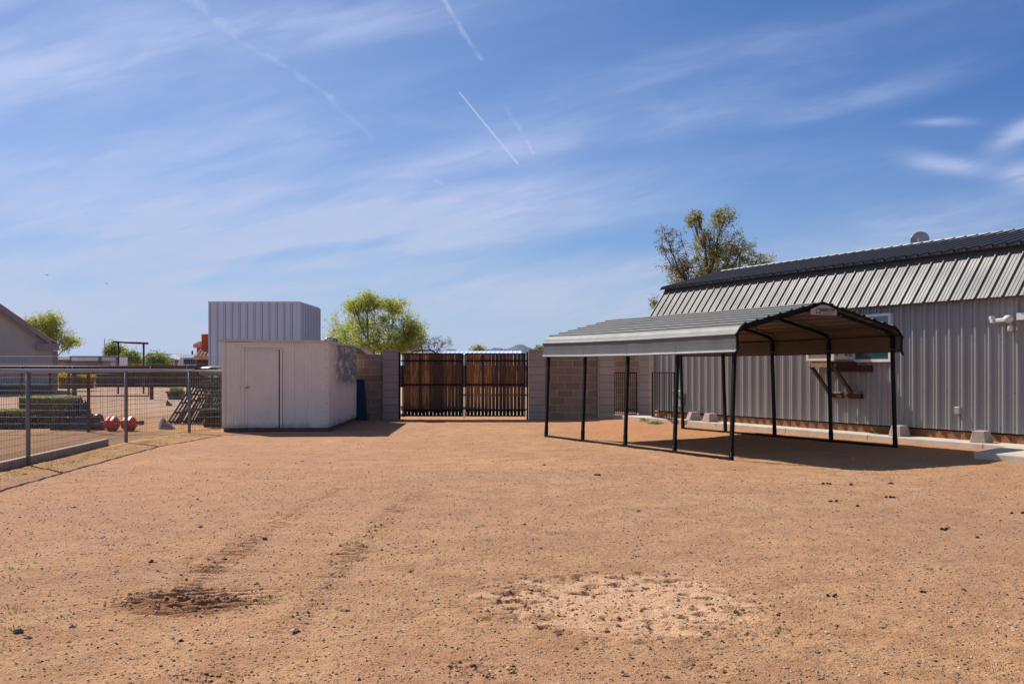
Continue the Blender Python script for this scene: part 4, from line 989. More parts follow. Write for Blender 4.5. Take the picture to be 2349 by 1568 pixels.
# ------------------------------------------------------------------ wire fences
def fence_wire(mb, a, b_, z0, z1, dv, dh, r_=.0018, hs=None):
    a, b_ = V3(a), V3(b_); L_ = (b_ - a).length; n = int(L_ / dv)
    for i in range(n + 1):
        q = a.lerp(b_, i / n); mb.tube([(q.x, q.y, z0), (q.x, q.y, z1)], r_, 3, False, False)
    for z_ in hs: mb.tube([(a.x, a.y, z_), (b_.x, b_.y, z_)], r_ * 1.15, 3, False, False)
ff = thing('wire_fence', (-7.35, 20.3, 0), 'galvanised pipe fence with welded wire mesh in front of the shed', 'fence')
fp = [V3((-6.75, 10.6, 0)), gp(64.4, 1066.5), gp(288.9, 1014), gp(434, 991.6), V3((-6.72, 24.6, 0))]
mb = MB()
hs = [.03 + .1 * k_ for k_ in range(14)]
for a, b_ in zip(fp[:-1], fp[1:]): fence_wire(mb, a + V3((.035, 0, 0)), b_ + V3((.035, 0, 0)), .02, 1.36, .055, .1, .0026, hs)
mb.build('wire_mesh', mats['wire'], ff)
for q in fp[:4]: MB().tube([(q.x, q.y, -.1), (q.x, q.y, 1.37)], .033, 10).build('post', mats['galvpost'], ff)
mb = MB(); mb.tube([(q.x, q.y, 1.39) for q in fp], .03, 10); mb.build('top_rail', mats['galv'], ff)
mb = MB()
for q in fp[:4]:
    for z_ in hs[1::1]: mb.tube([(q.x - .02, q.y - .036, z_), (q.x + .045, q.y - .03, z_ + .004)], .004, 4)
build_each(mb, 'wire_tie', mats['galv'], ff)

f2 = thing('wire_fence', (-9.5, 23.6, 0), 'taller dark red post fence with fine wire mesh behind the galvanised one', 'fence')
YB = 23.6; xa, xb = pt(-60, 0, YB).x, pt(500, 0, YB).x
mb = MB(); fence_wire(mb, (xa, YB + .2, 0), (xb, YB + .2, 0), .0, 1.71, .052, .15, .0024, [.03 + .15 * k_ for k_ in range(11)] + [1.71]); mb.build('wire_mesh', mats['wire'], f2)
for x_ in (203, ): q = pt(x_, 0, YB); MB().bar((q.x, YB, -.1), (q.x, YB, 1.43), .06, .06).build('post', mats['rustred'], f2)
MB().bar((xa, YB, 1.425), (xb, YB, 1.425), .045, .03).build('top_rail', mats['rustred'], f2)

f3 = thing('pipe_fence', (-20, 49, 0), 'dark red pipe fence with a wide gate frame far behind the wire fences', 'fence')
YP = 49.0
for x_ in (50, 115, 157, 169, 347.5, 430): q = pt(x_, 0, YP); MB().tube([(q.x, YP, -.1), (q.x, YP, 1.55)], .09 if x_ in (169, 347.5) else .06, 8).build('post', mats['rustred'], f3)
xa, xb = pt(-80, 0, YP).x, pt(500, 0, YP).x; MB().tube([(xa, YP, 1.52), (xb, YP, 1.52)], .05, 8).build('top_rail', mats['rustred'], f3)
mb = MB(); g0, g1 = pt(175, 0, YP).x, pt(341, 0, YP).x
for k_ in range(8): mb.tube([(g0, YP, .16 + k_ * .17), (g1, YP, .16 + k_ * .17)], .022 if k_ else .03, 5) if k_ in (0, 5, 6, 7) else None
mb.tube([(g0, YP, .14), (g0, YP, 1.4)], .03, 6); mb.tube([(g1, YP, .14), (g1, YP, 1.4)], .03, 6); mb.build('gate_frame', mats['rustred'], f3)

# concrete edging beam inside the fence
a, b_ = gp(253, 1021), gp(0, 1083); mb = MB(); a.x -= .0; d = (b_ - a).normalized(); e_ = b_ + d * 4
mb.bar(a + V3((-.08, 0, .06)), e_ + V3((-.08, 0, .06)), .10, .13); o = mb.build('edging_beam', mats['pier'], origin=a); bevel(o, .01); tag(o, 'low concrete edging beam along the inside of the galvanised fence', 'kerb')

# ------------------------------------------------------------------ things behind the fence
def crumple(name, x0, x1, y0, y1, label, mat, seed, dep=.5, hk=1.0, grp='black plastic sheeting bundles on the ground'):
    base = gp((x0 + x1) / 2, y1); Y = base.y; wx = (x1 - x0) / F * Y / 2; h_ = (y1 - y0) / F * Y * 1.2
    mb = MB(); nu, nv = 44, 20; vs = []
    for i in range(nu + 1):
        u = i / nu * 2 - 1
        for j in range(nv + 1):
            v = j / nv * 2 - 1
            e = max(0, 1 - abs(u) ** 2.6) ** .55 * max(0, 1 - abs(v) ** 2.4) ** .6
            n_ = noise.noise(V3((u * 2.2 * wx / h_ * .35, v * 1.6, seed))); n2 = abs(noise.noise(V3((u * 6, v * 5, seed + 5)))); n3 = abs(noise.noise(V3((u * 13, v * 9, seed + 9))))
            z = h_ * e * (0.78 + .75 * n_ * hk - .85 * n2) + .28 * h_ * n3 * (e > 0.02)
            vs.append((base.x + u * wx * (1 + .06 * n_), Y + .15 + v * dep * .5 + .06 * n2, max(z, -.01)))
    n = nv + 1; mb.add(vs, [(a * n + i, a * n + i + 1, (a + 1) * n + i + 1, (a + 1) * n + i)[::-1] for a in range(nu) for i in range(nv)], False)
    o = mb.build(name, mat, origin=base); return tag(o, label, 'plastic sheet', grp)
crumple('plastic_sheet', -22, 60, 954, 984, 'tall bunched black plastic sheet at the left edge beside the fence post', mats['bag'], 1)
crumple('plastic_sheet', 58, 122, 960, 982, 'low flat black plastic sheet between the two crumpled heaps', mats['bag'], 2)
crumple('plastic_sheet', 120, 207, 938, 986, 'largest crumpled shiny black plastic heap in front of the hedge', mats['bag'], 3, .7, 1.4)
mb = MB(); c_ = gp(219, 986); mb.lathe([(.15, 0), (.16, .08), (.145, .2), (.11, .33), (.05, .37), (0, .375)], c_ + V3((0, .15, 0)), 14, True); o = mb.build('plastic_sack', mats['greybag'], origin=c_); tag(o, 'smooth dark grey plastic sack next to the red roller', 'sack')
# red faceted rollers on an axle
rd = thing('plastic_roller', gp(276, 988), 'red translucent plastic double roller lying on the dirt behind the fence', 'roller')
for xc in (257, 296):
    c_ = gp(xc, 988); c_.z = .165; mb = MB(); vs = []; fs = []; nr = 12
    pr = [(.0, -.150), (.07, -.148), (.12, -.12), (.145, -.10), (.165, -.05), (.150, 0), (.165, .05), (.145, .10), (.12, .12), (.07, .148), (0, .150)]
    for r_, l in pr:
        for j in range(nr):
            a = 2 * math.pi * j / nr; rr_ = r_ * (1 + .045 * math.cos(a * 6)); vs.append((c_.x + l * 1.15, c_.y + rr_ * math.sin(a), c_.z + rr_ * math.cos(a)))
    for i in range(len(pr) - 1):
        for j in range(nr): fs.append((i * nr + j, i * nr + (j + 1) % nr, (i + 1) * nr + (j + 1) % nr, (i + 1) * nr + j))
    mb.add(vs, fs, False); mb.build('drum', mats['red'], rd)
c_ = gp(276, 988); MB().tube([(c_.x - .47, c_.y, .19), (c_.x + .50, c_.y, .19)], .028, 8).build('axle', mats['bracket'], rd)
MB().tube([(c_.x + .42, c_.y, .19), (c_.x + .53, c_.y, .19)], .05, 8).build('hub', mats['bark'], rd)
# rocks
for x0, x1, y0, y1, lb, mt, sd in ((362, 402, 961, 985, 'pointed grey rock on the dirt behind the middle fence post', 'rock', 1), (381, 395, 920, 932, 'small black rock in front of the dark planter', 'bag', 4)):
    c_ = gp((x0 + x1) / 2, y1 - 2); w_ = (x1 - x0) / F * c_.y / 2; h_ = (y1 - y0) / F * c_.y
    mb = MB(); bm = bmesh.new(); bmesh.ops.create_icosphere(bm, subdivisions=2, radius=1); vs = []
    for v in bm.verts:
        k_ = 1 + .25 * noise.noise(v.co * 1.7 + V3((sd, 0, 0))); z_ = max(v.co.z, -.2); tp = 1 - .55 * max(z_, 0); vs.append((c_.x + v.co.x * w_ * k_ * tp - .08 * z_, c_.y + v.co.y * w_ * k_ * tp, h_ * z_ * k_))
    mb.add(vs, [tuple(v.index for v in f.verts) for f in bm.faces]); bm.free(); o = mb.build('rock', mats[mt] if mt == 'rock' else mats['clod'], origin=c_); tag(o, lb, 'rock')
# slatted panels leaning in a stack
for k_ in range(5):
    Yq = 26.9 + k_ * .16; xl = (383, 404, 425, 449, 470)[k_]; lbls = ('leftmost and lowest of the dark slatted panels leaning by the shed', 'dark slatted panel leaning second from the left of the stack', 'middle dark slatted panel of the leaning stack', 'dark slatted panel leaning second from the right of the stack', 'rightmost dark slatted panel, partly behind the garden cart')
    a = pt(xl, 973, Yq); a.z = 0; top = pt(xl + 56, 846 + 12 * (4 - k_) * .8, Yq + .35); d = top - a; wv = V3((.62, .12, 0)) * (.55 if k_ > 1 else .42)
    pn = thing('slatted_panel', a, lbls[k_], 'panel', 'dark slatted panels leaning beside the shed')
    mb = MB()
    ns_ = 5 if k_ > 1 else 3
    for s_ in range(ns_ + 1): mb.bar(a + wv * (s_ / ns_), a + wv * (s_ / ns_) + d, .042, .03, (0, 1, 0))
    mb.build('slats', mats['green_panel'], pn); mb = MB()
    for s_ in (.06, .3, .55, .78, .97): mb.bar(a + d * s_ - wv * .03 + V3((0, .03, 0)), a + d * s_ + wv * 1.03 + V3((0, .03, 0)), .03, .05)
    build_each(mb, 'cross_bar', mats['green_panel'], pn)
mb = MB(); c_ = pt(492, 850, 26.3); mb.blobby(c_, (.42, .3, .13), .12, 5, 3, 2.5); mb.blobby(pt(474, 852, 26.2), (.18, .2, .10), .12, 6, 3, 2.5); o = mb.build('plastic_cover', mats['tarp'], origin=c_); tag(o, 'grey green plastic cover lying on the slatted panels next to the shed', 'plastic cover')
MB().bar(pt(440, 850, 26.4), pt(512, 849, 26.4), .06, .05)
st_ = thing('storage_frame', gp(500, 975), 'dark metal storage frame with shelves squeezed against the white shed', 'frame')
for x_ in (472, 487, 504):
    q = pt(x_, 0, 26.6); MB().bar((q.x, 26.6, 0), (q.x, 26.6, 1.38), .045, .045).build('upright', mats['green_panel'], st_)
for z_ in (.35, .75, 1.08, 1.36): a = pt(466, 0, 26.6).x; MB().box(a, 26.35, z_, a + .62, 26.95, z_ + .05).build('shelf', mats['green_panel'], st_)
# garden cart with hoop handle
ct = thing('garden_cart', gp(487, 981), 'black garden cart with an upright hoop handle against the white shed', 'cart')
c_ = gp(487, 981); mb = MB(); mb.hexa([(c_.x - .17, c_.y, .02), (c_.x + .2, c_.y, .02), (c_.x + .2, c_.y + .4, .02), (c_.x - .17, c_.y + .4, .02), (c_.x - .21, c_.y - .02, .46), (c_.x + .24, c_.y - .02, .46), (c_.x + .24, c_.y + .45, .46), (c_.x - .21, c_.y + .45, .46)]); bevel(mb.build('bin', mats['blackpaint'], ct), .02)
mb = MB(); Yc = c_.y + .02; mb.tube([pt(467, 936, Yc), pt(449, 892, Yc - .15), pt(450, 888.5, Yc - .16), pt(454, 887, Yc - .17), pt(480, 886, Yc - .17), pt(487, 887.5, Yc - .16), pt(491, 892, Yc - .15), pt(506, 920, Yc)], .016, 8); mb.build('handle', mats['black'], ct)
for x_ in (470, 503): q = pt(x_, 0, Yc + .3); MB().tube([(q.x - .02, Yc + .3, .09), (q.x + .02, Yc + .3, .09)], .09, 14).build('wheel', mats['blackpaint'], ct)
# planter
pl_ = thing('planter', gp(400, 915.5), 'dark rectangular planter with low green plants beyond the pipe fence', 'planter')
c_ = gp(400, 915.5); mb = MB(); mb.hexa([(c_.x - .28, c_.y, 0), (c_.x + .28, c_.y, 0), (c_.x + .28, c_.y + .4, 0), (c_.x - .28, c_.y + .4, 0), (c_.x - .38, c_.y - .03, .34), (c_.x + .38, c_.y - .03, .34), (c_.x + .38, c_.y + .45, .34), (c_.x - .38, c_.y + .45, .34)]); mb.box(c_.x - .42, c_.y - .05, .34, c_.x + .42, c_.y + .48, .375); mb.build('box', mats['green_panel'], pl_)

# ------------------------------------------------------------------ foliage
def leafcloud(centers, rad, size, n, seed, squash=(1, 1, 1)):
    rng = np.random.RandomState(seed); centers = np.asarray(centers, float); m_ = len(centers)
    c_ = np.repeat(centers, n, 0) + rng.randn(m_ * n, 3) * rad * np.array(squash)
    a = rng.randn(len(c_), 3); a /= np.linalg.norm(a, axis=1, keepdims=True); b_ = rng.randn(len(c_), 3); b_ -= a * (a * b_).sum(1, keepdims=True); b_ /= np.linalg.norm(b_, axis=1, keepdims=True)
    s_ = size * (0.6 + .8 * rng.rand(len(c_), 1)); a = a * s_; b_ = b_ * s_ * .55
    V = np.stack([c_ - a, c_ + b_ * .9, c_ + a, c_ - b_ * .9], 1).reshape(-1, 3); Fc = np.arange(len(V)).reshape(-1, 4); return V, Fc
def tree(name, base, label, blobs, trunkmat, seed, forks=None, trunk_r=.10, nsec=7, ntw=8, leaf=.03, rad=.07, per=16, group=None, cat='tree', twig_r=.006, leaves=None, bare=None):
    rg = random.Random(seed); base = V3(base); root = thing(name, base, label, cat, group)
    wood = MB(); tipsets = {}
    lo = min(b_[0][2] - b_[1][2] for b_ in blobs); fk = base.lerp(V3((sum(b_[0][0] for b_ in blobs) / len(blobs), sum(b_[0][1] for b_ in blobs) / len(blobs), lo)), .6)
    fk = V3(forks) if forks else fk
    def path(a, b_, n, wob, r0, r1, sides):
        pts = []; L_ = (b_ - a).length; o1 = V3((rg.uniform(-1, 1), rg.uniform(-1, 1), rg.uniform(-.2, .7))) * wob * L_
        for i in range(n + 1):
            f_ = i / n; q = a.lerp(b_, f_) + o1 * math.sin(math.pi * f_) + V3((rg.uniform(-1, 1), rg.uniform(-1, 1), rg.uniform(-1, 1))) * L_ * .02 * (0 < i < n); pts.append(q)
        wood.tube(pts, [r0 + (r1 - r0) * i / n for i in range(n + 1)], sides, True, False); return pts
    path(base, fk, 5, .05, trunk_r, trunk_r * .75, 8)
    for bi, bl_ in enumerate(blobs):
        c, r_, lk = V3(bl_[0]), V3(bl_[1]), bl_[2]; dens = bl_[3] if len(bl_) > 3 else 1.0
        st = fk.lerp(c, .95) if False else c - V3((0, 0, r_.z * .35)); mp_ = path(fk, st, 7, .10, trunk_r * .42, trunk_r * .15, 6)
        tips = tipsets.setdefault(lk, []); nodes = list(mp_[3:])
        for s_ in range(nsec):
            for _ in range(30):
                d = V3((rg.uniform(-1, 1), rg.uniform(-1, 1), rg.uniform(-.8, 1)))
                if .25 < d.length < 1: break
            e = c + V3((d.x * r_.x, d.y * r_.y, d.z * r_.z)) * .8; s0 = mp_[rg.choice((4, 5, 6, 7))]
            nodes += path(s0, e, 6, .12, trunk_r * .13, trunk_r * .04, 4)[2:]
        na = np.array(nodes)
        for w_ in range(nsec * ntw):
            d = V3((rg.gauss(0, 1), rg.gauss(0, 1), rg.gauss(0, 1))).normalized() * rg.random() ** .45 * rg.uniform(.85, 1.18)
            e2 = c + V3((d.x * r_.x, d.y * r_.y, d.z * r_.z)); k_ = np.argsort(((na - np.array(e2)) ** 2).sum(1))[min(rg.choice((0, 1, 2, 3)), len(na) - 1)]; a = nodes[int(k_)]
            tp = path(a, e2, 4, .10, twig_r * 1.5, twig_r * .45, 3)
            if rg.random() < dens: tips += [tp[2], tp[3], tp[4], tp[4]]
            if rg.random() < (.9 if bare else .3):
                for _ in range(2 if bare else 1):
                    q = tp[rg.choice((2, 3))]; path(q, q + V3((rg.uniform(-1, 1) * r_.x, rg.uniform(-1, 1) * r_.y, rg.uniform(-.5, 1) * r_.z)) * .22, 2, .1, twig_r * .8, twig_r * .35, 3)
    wood.build('trunk', trunkmat, root)
    for lk, tips in tipsets.items():
        if lk is None or not tips: continue
        V, Fc = leafcloud(tips, rad, leaf, per, seed + 5); npmesh('crown', V, Fc, lk, root)
    return root
def bl(x, y, Y, rx, ry, mat, dens=1.0, rd=None):           # crown blob given by bearing and depth
    c = pt(x, y, Y); k = Y / F; return (c, (rx * k, rd or rx * k, ry * k), mat, dens)
Yt = 41.0
tree('palo_verde_tree', (pt(862, 0, Yt).x, Yt, 0), 'bright lime green palo verde tree behind the block wall left of the gate',
     [bl(860, 725, Yt, 60, 52, L_pv), bl(800, 755, Yt + .5, 55, 40, L_pv), bl(925, 748, Yt - .3, 56, 42, L_pv), bl(865, 772, Yt - .8, 80, 34, L_pv), bl(775, 790, Yt, 40, 24, L_pv), bl(935, 790, Yt, 45, 26, L_pv), bl(845, 690, Yt, 34, 26, L_pv, .8), bl(905, 700, Yt + .4, 34, 26, L_pv, .75), bl(815, 703, Yt, 30, 24, L_pv, .6), bl(950, 765, Yt, 34, 34, L_pv, .8), bl(880, 798, Yt - .5, 85, 20, L_pv), bl(800, 800, Yt - .5, 45, 18, L_pv)],
     mats['greenbark'], 2, (pt(868, 0, Yt).x, Yt, 1.5), .12, 10, 11, .030, .075, 9, twig_r=.005)
Yt = 39.0
tree('mesquite_tree', (pt(985, 0, Yt).x, Yt, 0), 'nearly leafless grey mesquite spreading over the gate top',
     [bl(985, 800, Yt, 45, 30, L_olive, .12), bl(1012, 788, Yt, 34, 24, None, 0), bl(965, 785, Yt, 28, 20, L_olive, .15)], mats['twig'], 9, (pt(975, 0, Yt).x, Yt, 1.4), .07, 10, 8, .02, .05, 3, twig_r=.005, bare=True)
Yt = 38.0
tree('mesquite_tree', (pt(1620, 0, Yt).x, Yt, 0), 'tall half bare mesquite with olive leaves rising behind the grey barn',
     [bl(1640, 545, Yt, 62, 50, L_olive, .75), bl(1660, 500, Yt, 34, 26, L_olive, .55), bl(1592, 505, Yt, 24, 26, L_olive, .6), bl(1535, 555, Yt, 42, 42, L_brown, .28), bl(1555, 610, Yt, 48, 36, L_brown, .6), bl(1600, 630, Yt, 50, 40, L_olive, .7),
      bl(1695, 570, Yt, 48, 34, L_olive, .7), bl(1618, 580, Yt, 48, 44, L_olive, .8), bl(1650, 625, Yt, 60, 30, L_olive, .75), bl(1665, 600, Yt, 60, 38, L_olive, .8), bl(1740, 600, Yt, 38, 26, L_olive, .4), bl(1570, 650, Yt, 50, 30, L_olive, .6)],
     mats['bark'], 5, (pt(1622, 0, Yt).x, Yt, 2.9), .14, 9, 10, .034, .065, 6, twig_r=.0055, bare=True)
Yt = 34.0
tree('desert_shrub', (pt(1505, 0, Yt).x, Yt, 0), 'small pale leafy shrub peeking out at the far roof corner of the barn', [bl(1502, 695, Yt, 14, 16, L_far, .9)], mats['twig'], 15, None, .03, 4, 5, .028, .05, 6, cat='shrub')
Yt = 70.0
tree('palo_verde_tree', (pt(110, 0, Yt).x, Yt, 0), 'lime green tree rising behind the beige house roof',
     [bl(105, 745, Yt, 42, 28, L_green), bl(85, 770, Yt, 48, 34, L_green), bl(130, 770, Yt, 38, 28, L_pv), bl(160, 785, Yt, 28, 18, L_pv, .8), bl(115, 735, Yt, 30, 20, L_pv, .8), bl(75, 748, Yt, 26, 22, L_pv, .7)], mats['greenbark'], 6, None, .14, 8, 8, .055, .15, 8, twig_r=.008)
for x, y, rx, ry, Y, lb, sd in ((262, 800, 22, 17, 95, 'rounded green tree behind the left log gateway post', 1), (300, 818, 20, 13, 93, 'low bushy green tree between the log gateway posts', 2), (358, 826, 26, 14, 100, 'green vine covered mound right of the log gateway', 3), (1097, 806, 15, 7, 95, 'dark green treetop showing above the timber gate', 4), (1239, 806, 9, 7, 45, 'small olive bush above the wall beside the cactus', 5)):
    tree('leafy_bush', (pt(x, 0, Y).x, Y, 0), lb, [bl(x, y, Y, rx, ry, L_far if sd != 4 else L_green), bl(x - rx * .4, y + 8, Y, rx * .6, ry * .7, L_far if sd != 4 else L_green), bl(x + rx * .5, y + 9, Y, rx * .6, ry * .7, L_green)], mats['bark'], 30 + sd, None, .08, 6, 6, .0009 * Y, .0022 * Y, 12, cat='tree', twig_r=.01)
# clipped hedge, flowering bushes, planter plants
def boxbush(name, x0, x1, y0, y1, Y, dep, mat, label, cat, n, size, seed, parent=None, group=None, h0=0.0):
    rng = np.random.RandomState(seed); a = pt(x0, y0, Y); b_ = pt(x1, y1, Y)
    P = np.stack([a.x + (b_.x - a.x) * rng.rand(n), Y + dep * rng.rand(n), max(b_.z, h0) + (a.z - max(b_.z, h0)) * np.minimum(1, rng.rand(n) ** .7 * (1 + .03 * rng.randn(n)))], -1)
    V, Fc = leafcloud(P, size * .5, size, 1, seed)
    if parent is not None: return npmesh(name, V, Fc, mat, parent)
    root = thing(name, (a.x / 2 + b_.x / 2, Y + dep / 2, 0), label, cat, group)
    npmesh('foliage', V, Fc, mat, root)
    core = MB(); core.box(a.x + size * 2, Y + size * 2, 0, b_.x - size * 2, Y + dep - size * 2, a.z - size * 2.5); core.build('stems', mats['bark'], root); return root
boxbush('clipped_hedge', 38, 165, 909, 966, 28.4, .75, L_hedge, 'clipped rectangular green hedge behind the black plastic', 'hedge', 26000, .022, 3)
boxbush('clipped_hedge', -40, 62, 939, 968, 27.9, .6, L_hedge, 'lower step of clipped hedge at the left edge of the frame', 'hedge', 12000, .022, 4)
boxbush('flowering_bush', 128, 167, 858, 890, 76, 1.4, L_yel, 'yellow flowering bush left of the thick red fence post', 'bush', 3000, .07, 5)
boxbush('flowering_bush', 172, 203, 860, 890, 77, 1.4, L_yel, 'yellow flowering bush right of the thick red fence post', 'bush', 2600, .07, 6)
boxbush('foliage', 387, 416, 889, 905, 48.9, .35, L_green, '', '', 1400, .03, 7, parent=pl_)
# weeds at the strip
wd_ = MB(); wc = B(8.2, -.78, .0)
V, Fc = leafcloud([gp(1477, 967, .08) + V3((0, 0, .05)), gp(1500, 972, .08) + V3((0, 0, .02)), gp(1508, 972, .08) + V3((0, 0, .02)), gp(1492, 971, .08) + V3((.03, 0, .02))], .045, .022, 90, 8, (1.6, 1, .5))
o = npmesh('weeds', V, Fc, L_grass); tag(o, 'low green weeds beside the broken edge of the concrete strip', 'weeds', kind='stuff')
RB_ = ['largest broken concrete lump at the left end of the concrete strip', 'second broken concrete lump from the left end of the strip', 'third broken concrete lump along the strip', 'broken concrete lump in front of the iron gate', 'small broken concrete lump left of the weeds', 'smallest broken concrete lump among the weeds', 'broken concrete lump right of the weeds']
for i, (x, y, s_) in enumerate(((1408, 957, .10), (1417, 962, .07), (1428, 964, .06), (1455, 965, .06), (1470, 969, .05), (1486, 973, .045), (1518, 974, .05))):
    c_ = gp(x, y, .03); o = MB().blobby(c_ + V3((0, 0, s_ * .2)), (s_, s_ * .8, s_ * .5), .22, i + 2, 1, 2.2).build('rubble_stone', mats['pier'], origin=c_)
    tag(o, RB_[i], 'rubble', 'broken concrete lumps by the strip')
# cactus
cc_ = thing('cactus', (pt(1249.5, 0, 33).x, 33, 0), 'single club shaped cactus stem poking above the right gate pillar', 'cactus')
x_ = pt(1249.5, 0, 33).x; mb = MB()
mb.lathe([(.05, 0), (.05, 1.2), (.045, 1.75), (.035, 1.95), (.04, 2.02), (.065, 2.10), (.075, 2.18), (.06, 2.26), (.02, 2.30)], (x_, 33, 0), 12); mb.build('stem', mats['cactus'], cc_)

# ------------------------------------------------------------------ beige house on the left
HC = V3((-26.75, 61.0, 0)); hs_ = thing('beige_house', HC, 'beige stucco house with steep gable roof at the left edge', 'house')
HU = V3((-math.cos(R(27)), -math.sin(R(27)), 0)); HD = V3((-math.sin(R(27)), math.cos(R(27)), 0))      # along the gable wall, and back from it
def hp_(u, d, z): return HC + HU * u + HD * d + V3((0, 0, z))
HWD = 11.0; hsl = .74; hm_ = HWD / 2; zr_ = 2.86 + hsl * (hm_ + .3)
MB().poly([hp_(0, 0, -.1), hp_(HWD, 0, -.1), hp_(HWD, 0, 2.7), hp_(hm_, 0, zr_ - .35), hp_(0, 0, 2.7)], HD * 12).build('wall', mats['stucco'], hs_)
def hslab(mb, u0, z0, u1, z1, th, d0, d1): mb.hexa([hp_(u0, d0, z0 - th), hp_(u1, d0, z1 - th), hp_(u1, d1, z1 - th), hp_(u0, d1, z0 - th), hp_(u0, d0, z0), hp_(u1, d0, z1), hp_(u1, d1, z1), hp_(u0, d1, z0)])
mb = MB(); hslab(mb, -.32, zr_ - hsl * (hm_ + .32), hm_, zr_, .06, -.45, 12.4); hslab(mb, hm_, zr_, HWD + .32, zr_ - hsl * (hm_ + .32), .06, -.45, 12.4); mb.build('roof', mats['tile'], hs_)
mb = MB(); hslab(mb, .1, zr_ - hsl * (hm_ - .1) - .063, hm_, zr_ - .063, .30, -.46, -.36); hslab(mb, hm_, zr_ - .063, HWD, zr_ - hsl * hm_ - .063, .30, -.46, -.36)
hslab(mb, .9, zr_ - hsl * (hm_ - .9) - .36, hm_, zr_ - .36, .22, -.30, -.003); hslab(mb, hm_, zr_ - .36, HWD, zr_ - hsl * hm_ - .36, .22, -.30, -.003); mb.build('barge_board', mats['fascia'], hs_)
def hbox(mb, u0, u1, d0, d1, z0, z1): return mb.hexa([hp_(u0, d0, z0), hp_(u1, d0, z0), hp_(u1, d1, z0), hp_(u0, d1, z0), hp_(u0, d0, z1), hp_(u1, d0, z1), hp_(u1, d1, z1), hp_(u0, d1, z1)])
mb = MB(); hbox(mb, -.30, .88, -.42, -.02, 2.50, 2.80); hbox(mb, -.36, .93, -.45, .02, 2.80, 2.88); build_each(mb, 'eave_return', mats['fascia'], hs_)
hbox(MB(), -.26, -.003, -.05, .3, -.1, 2.48).build('corner_column', mats['fascia'], hs_)
hbox(MB(), .003, HWD, -.03, -.003, -.1, .45).build('plinth', mats['greybag'], hs_)

# ------------------------------------------------------------------ far neighbours
fw = thing('timber_fence', (-22, 83, 0), 'long dark brown board fence across the far side of the neighbouring yard', 'fence')
xa, xb = pt(125, 0, 83).x, pt(1330, 0, 83).x; mb = MB(); x_ = xa; rg = random.Random(4)
while x_ < xb: mb.box(x_, 83, 0, x_ + .17, 83.03, 1.70 + rg.uniform(-.015, .015)); x_ += .178
mb.build('boards', mats['farwood'], fw)
MB().box(xa, 82.94, .35, xb, 82.995, .45).box(xa, 82.94, 1.3, xb, 82.995, 1.4).build('rails', mats['farwood'], fw)
lg = thing('log_gateway', (pt(300, 0, 60).x, 60, 0), 'dark red log gateway of two posts and a crossbeam', 'gateway')
for x_ in (271, 329.3): q = pt(x_, 0, 60); MB().tube([(q.x, 60, -.1), (q.x + .01, 60, 1.5), (q.x, 60, 2.95)], .058, 10).build('post', mats['rustred'], lg)
a, b_ = pt(259, 783, 60), pt(340, 787.5, 60); MB().tube([a, a.lerp(b_, .5) + V3((0, 0, -.01)), b_], .06, 10).build('crossbeam', mats['rustred'], lg)
ms = MB().tube([(pt(240, 0, 95).x, 95, 0), (pt(240, 0, 95).x, 95, pt(240, 776, 95).z)], .035, 6).build('antenna_mast', mats['galvpost'], origin=(pt(240, 0, 95).x, 95, 0)); tag(ms, 'thin grey antenna mast left of the log gateway', 'mast')
for x0, x1, lb in ((161, 229.4, 'long pale blue ribbed shipping container behind the brown lean-to'), (230.2, 268.5, 'shorter pale blue ribbed container beside the log gateway')):
    Y = 88.0; a, b_ = pt(x0, 0, Y).x, pt(x1, 0, Y).x; zt_ = pt(x0, 816, Y).z; ctn = thing('shipping_container', ((a + b_) / 2, Y, 0), lb, 'container', 'pale blue containers in the far yard')
    mb = MB(); sheet(mb, V3((a, Y, .1)), V3((1, 0, 0)), V3((0, 0, zt_ - .2)), V3((0, -1, 0)), b_ - a, .155 * (88 / 88), minors=0, hM=.05, wM=.09); mb.box(a, Y + .02, .1, b_, Y + 2.4, zt_ - .1); mb.build('wall', mats['container'], ctn)
    MB().box(a - .02, Y - .08, zt_ - .1, b_ + .02, Y + 2.42, zt_).box(a - .02, Y - .08, 0, a + .10, Y + .02, zt_ - .1).box(b_ - .10, Y - .08, 0, b_ + .02, Y + .02, zt_ - .1).build('frame', mats['galvpost'], ctn)
ln_ = thing('lean_to', (pt(190, 0, 81).x, 84.4, 0), 'low brown lean-to with dark flat roof behind the far fence', 'shelter')
a, b_ = pt(131, 0, 84).x, pt(239, 0, 84).x; MB().box(a, 84, 1.98, b_ + .1, 86, 2.08).build('roof', mats['hutroof'], ln_); MB().box(a + .5, 84.2, 0, b_ - .15, 85.8, 1.95).build('wall', mats['tan'], ln_)
tr_ = thing('white_trailer', (pt(143, 0, 92).x, 92, 0), 'white trailer roof left of the blue containers', 'trailer'); a, b_ = pt(128, 0, 92).x, pt(156, 0, 92).x
MB().box(a, 92, .5, b_, 94, 2.25).build('body', mats['tan'], tr_); MB().box(a - .1, 91.9, 2.25, b_ + .1, 94.1, 2.5).build('roof', mats['white'], tr_)
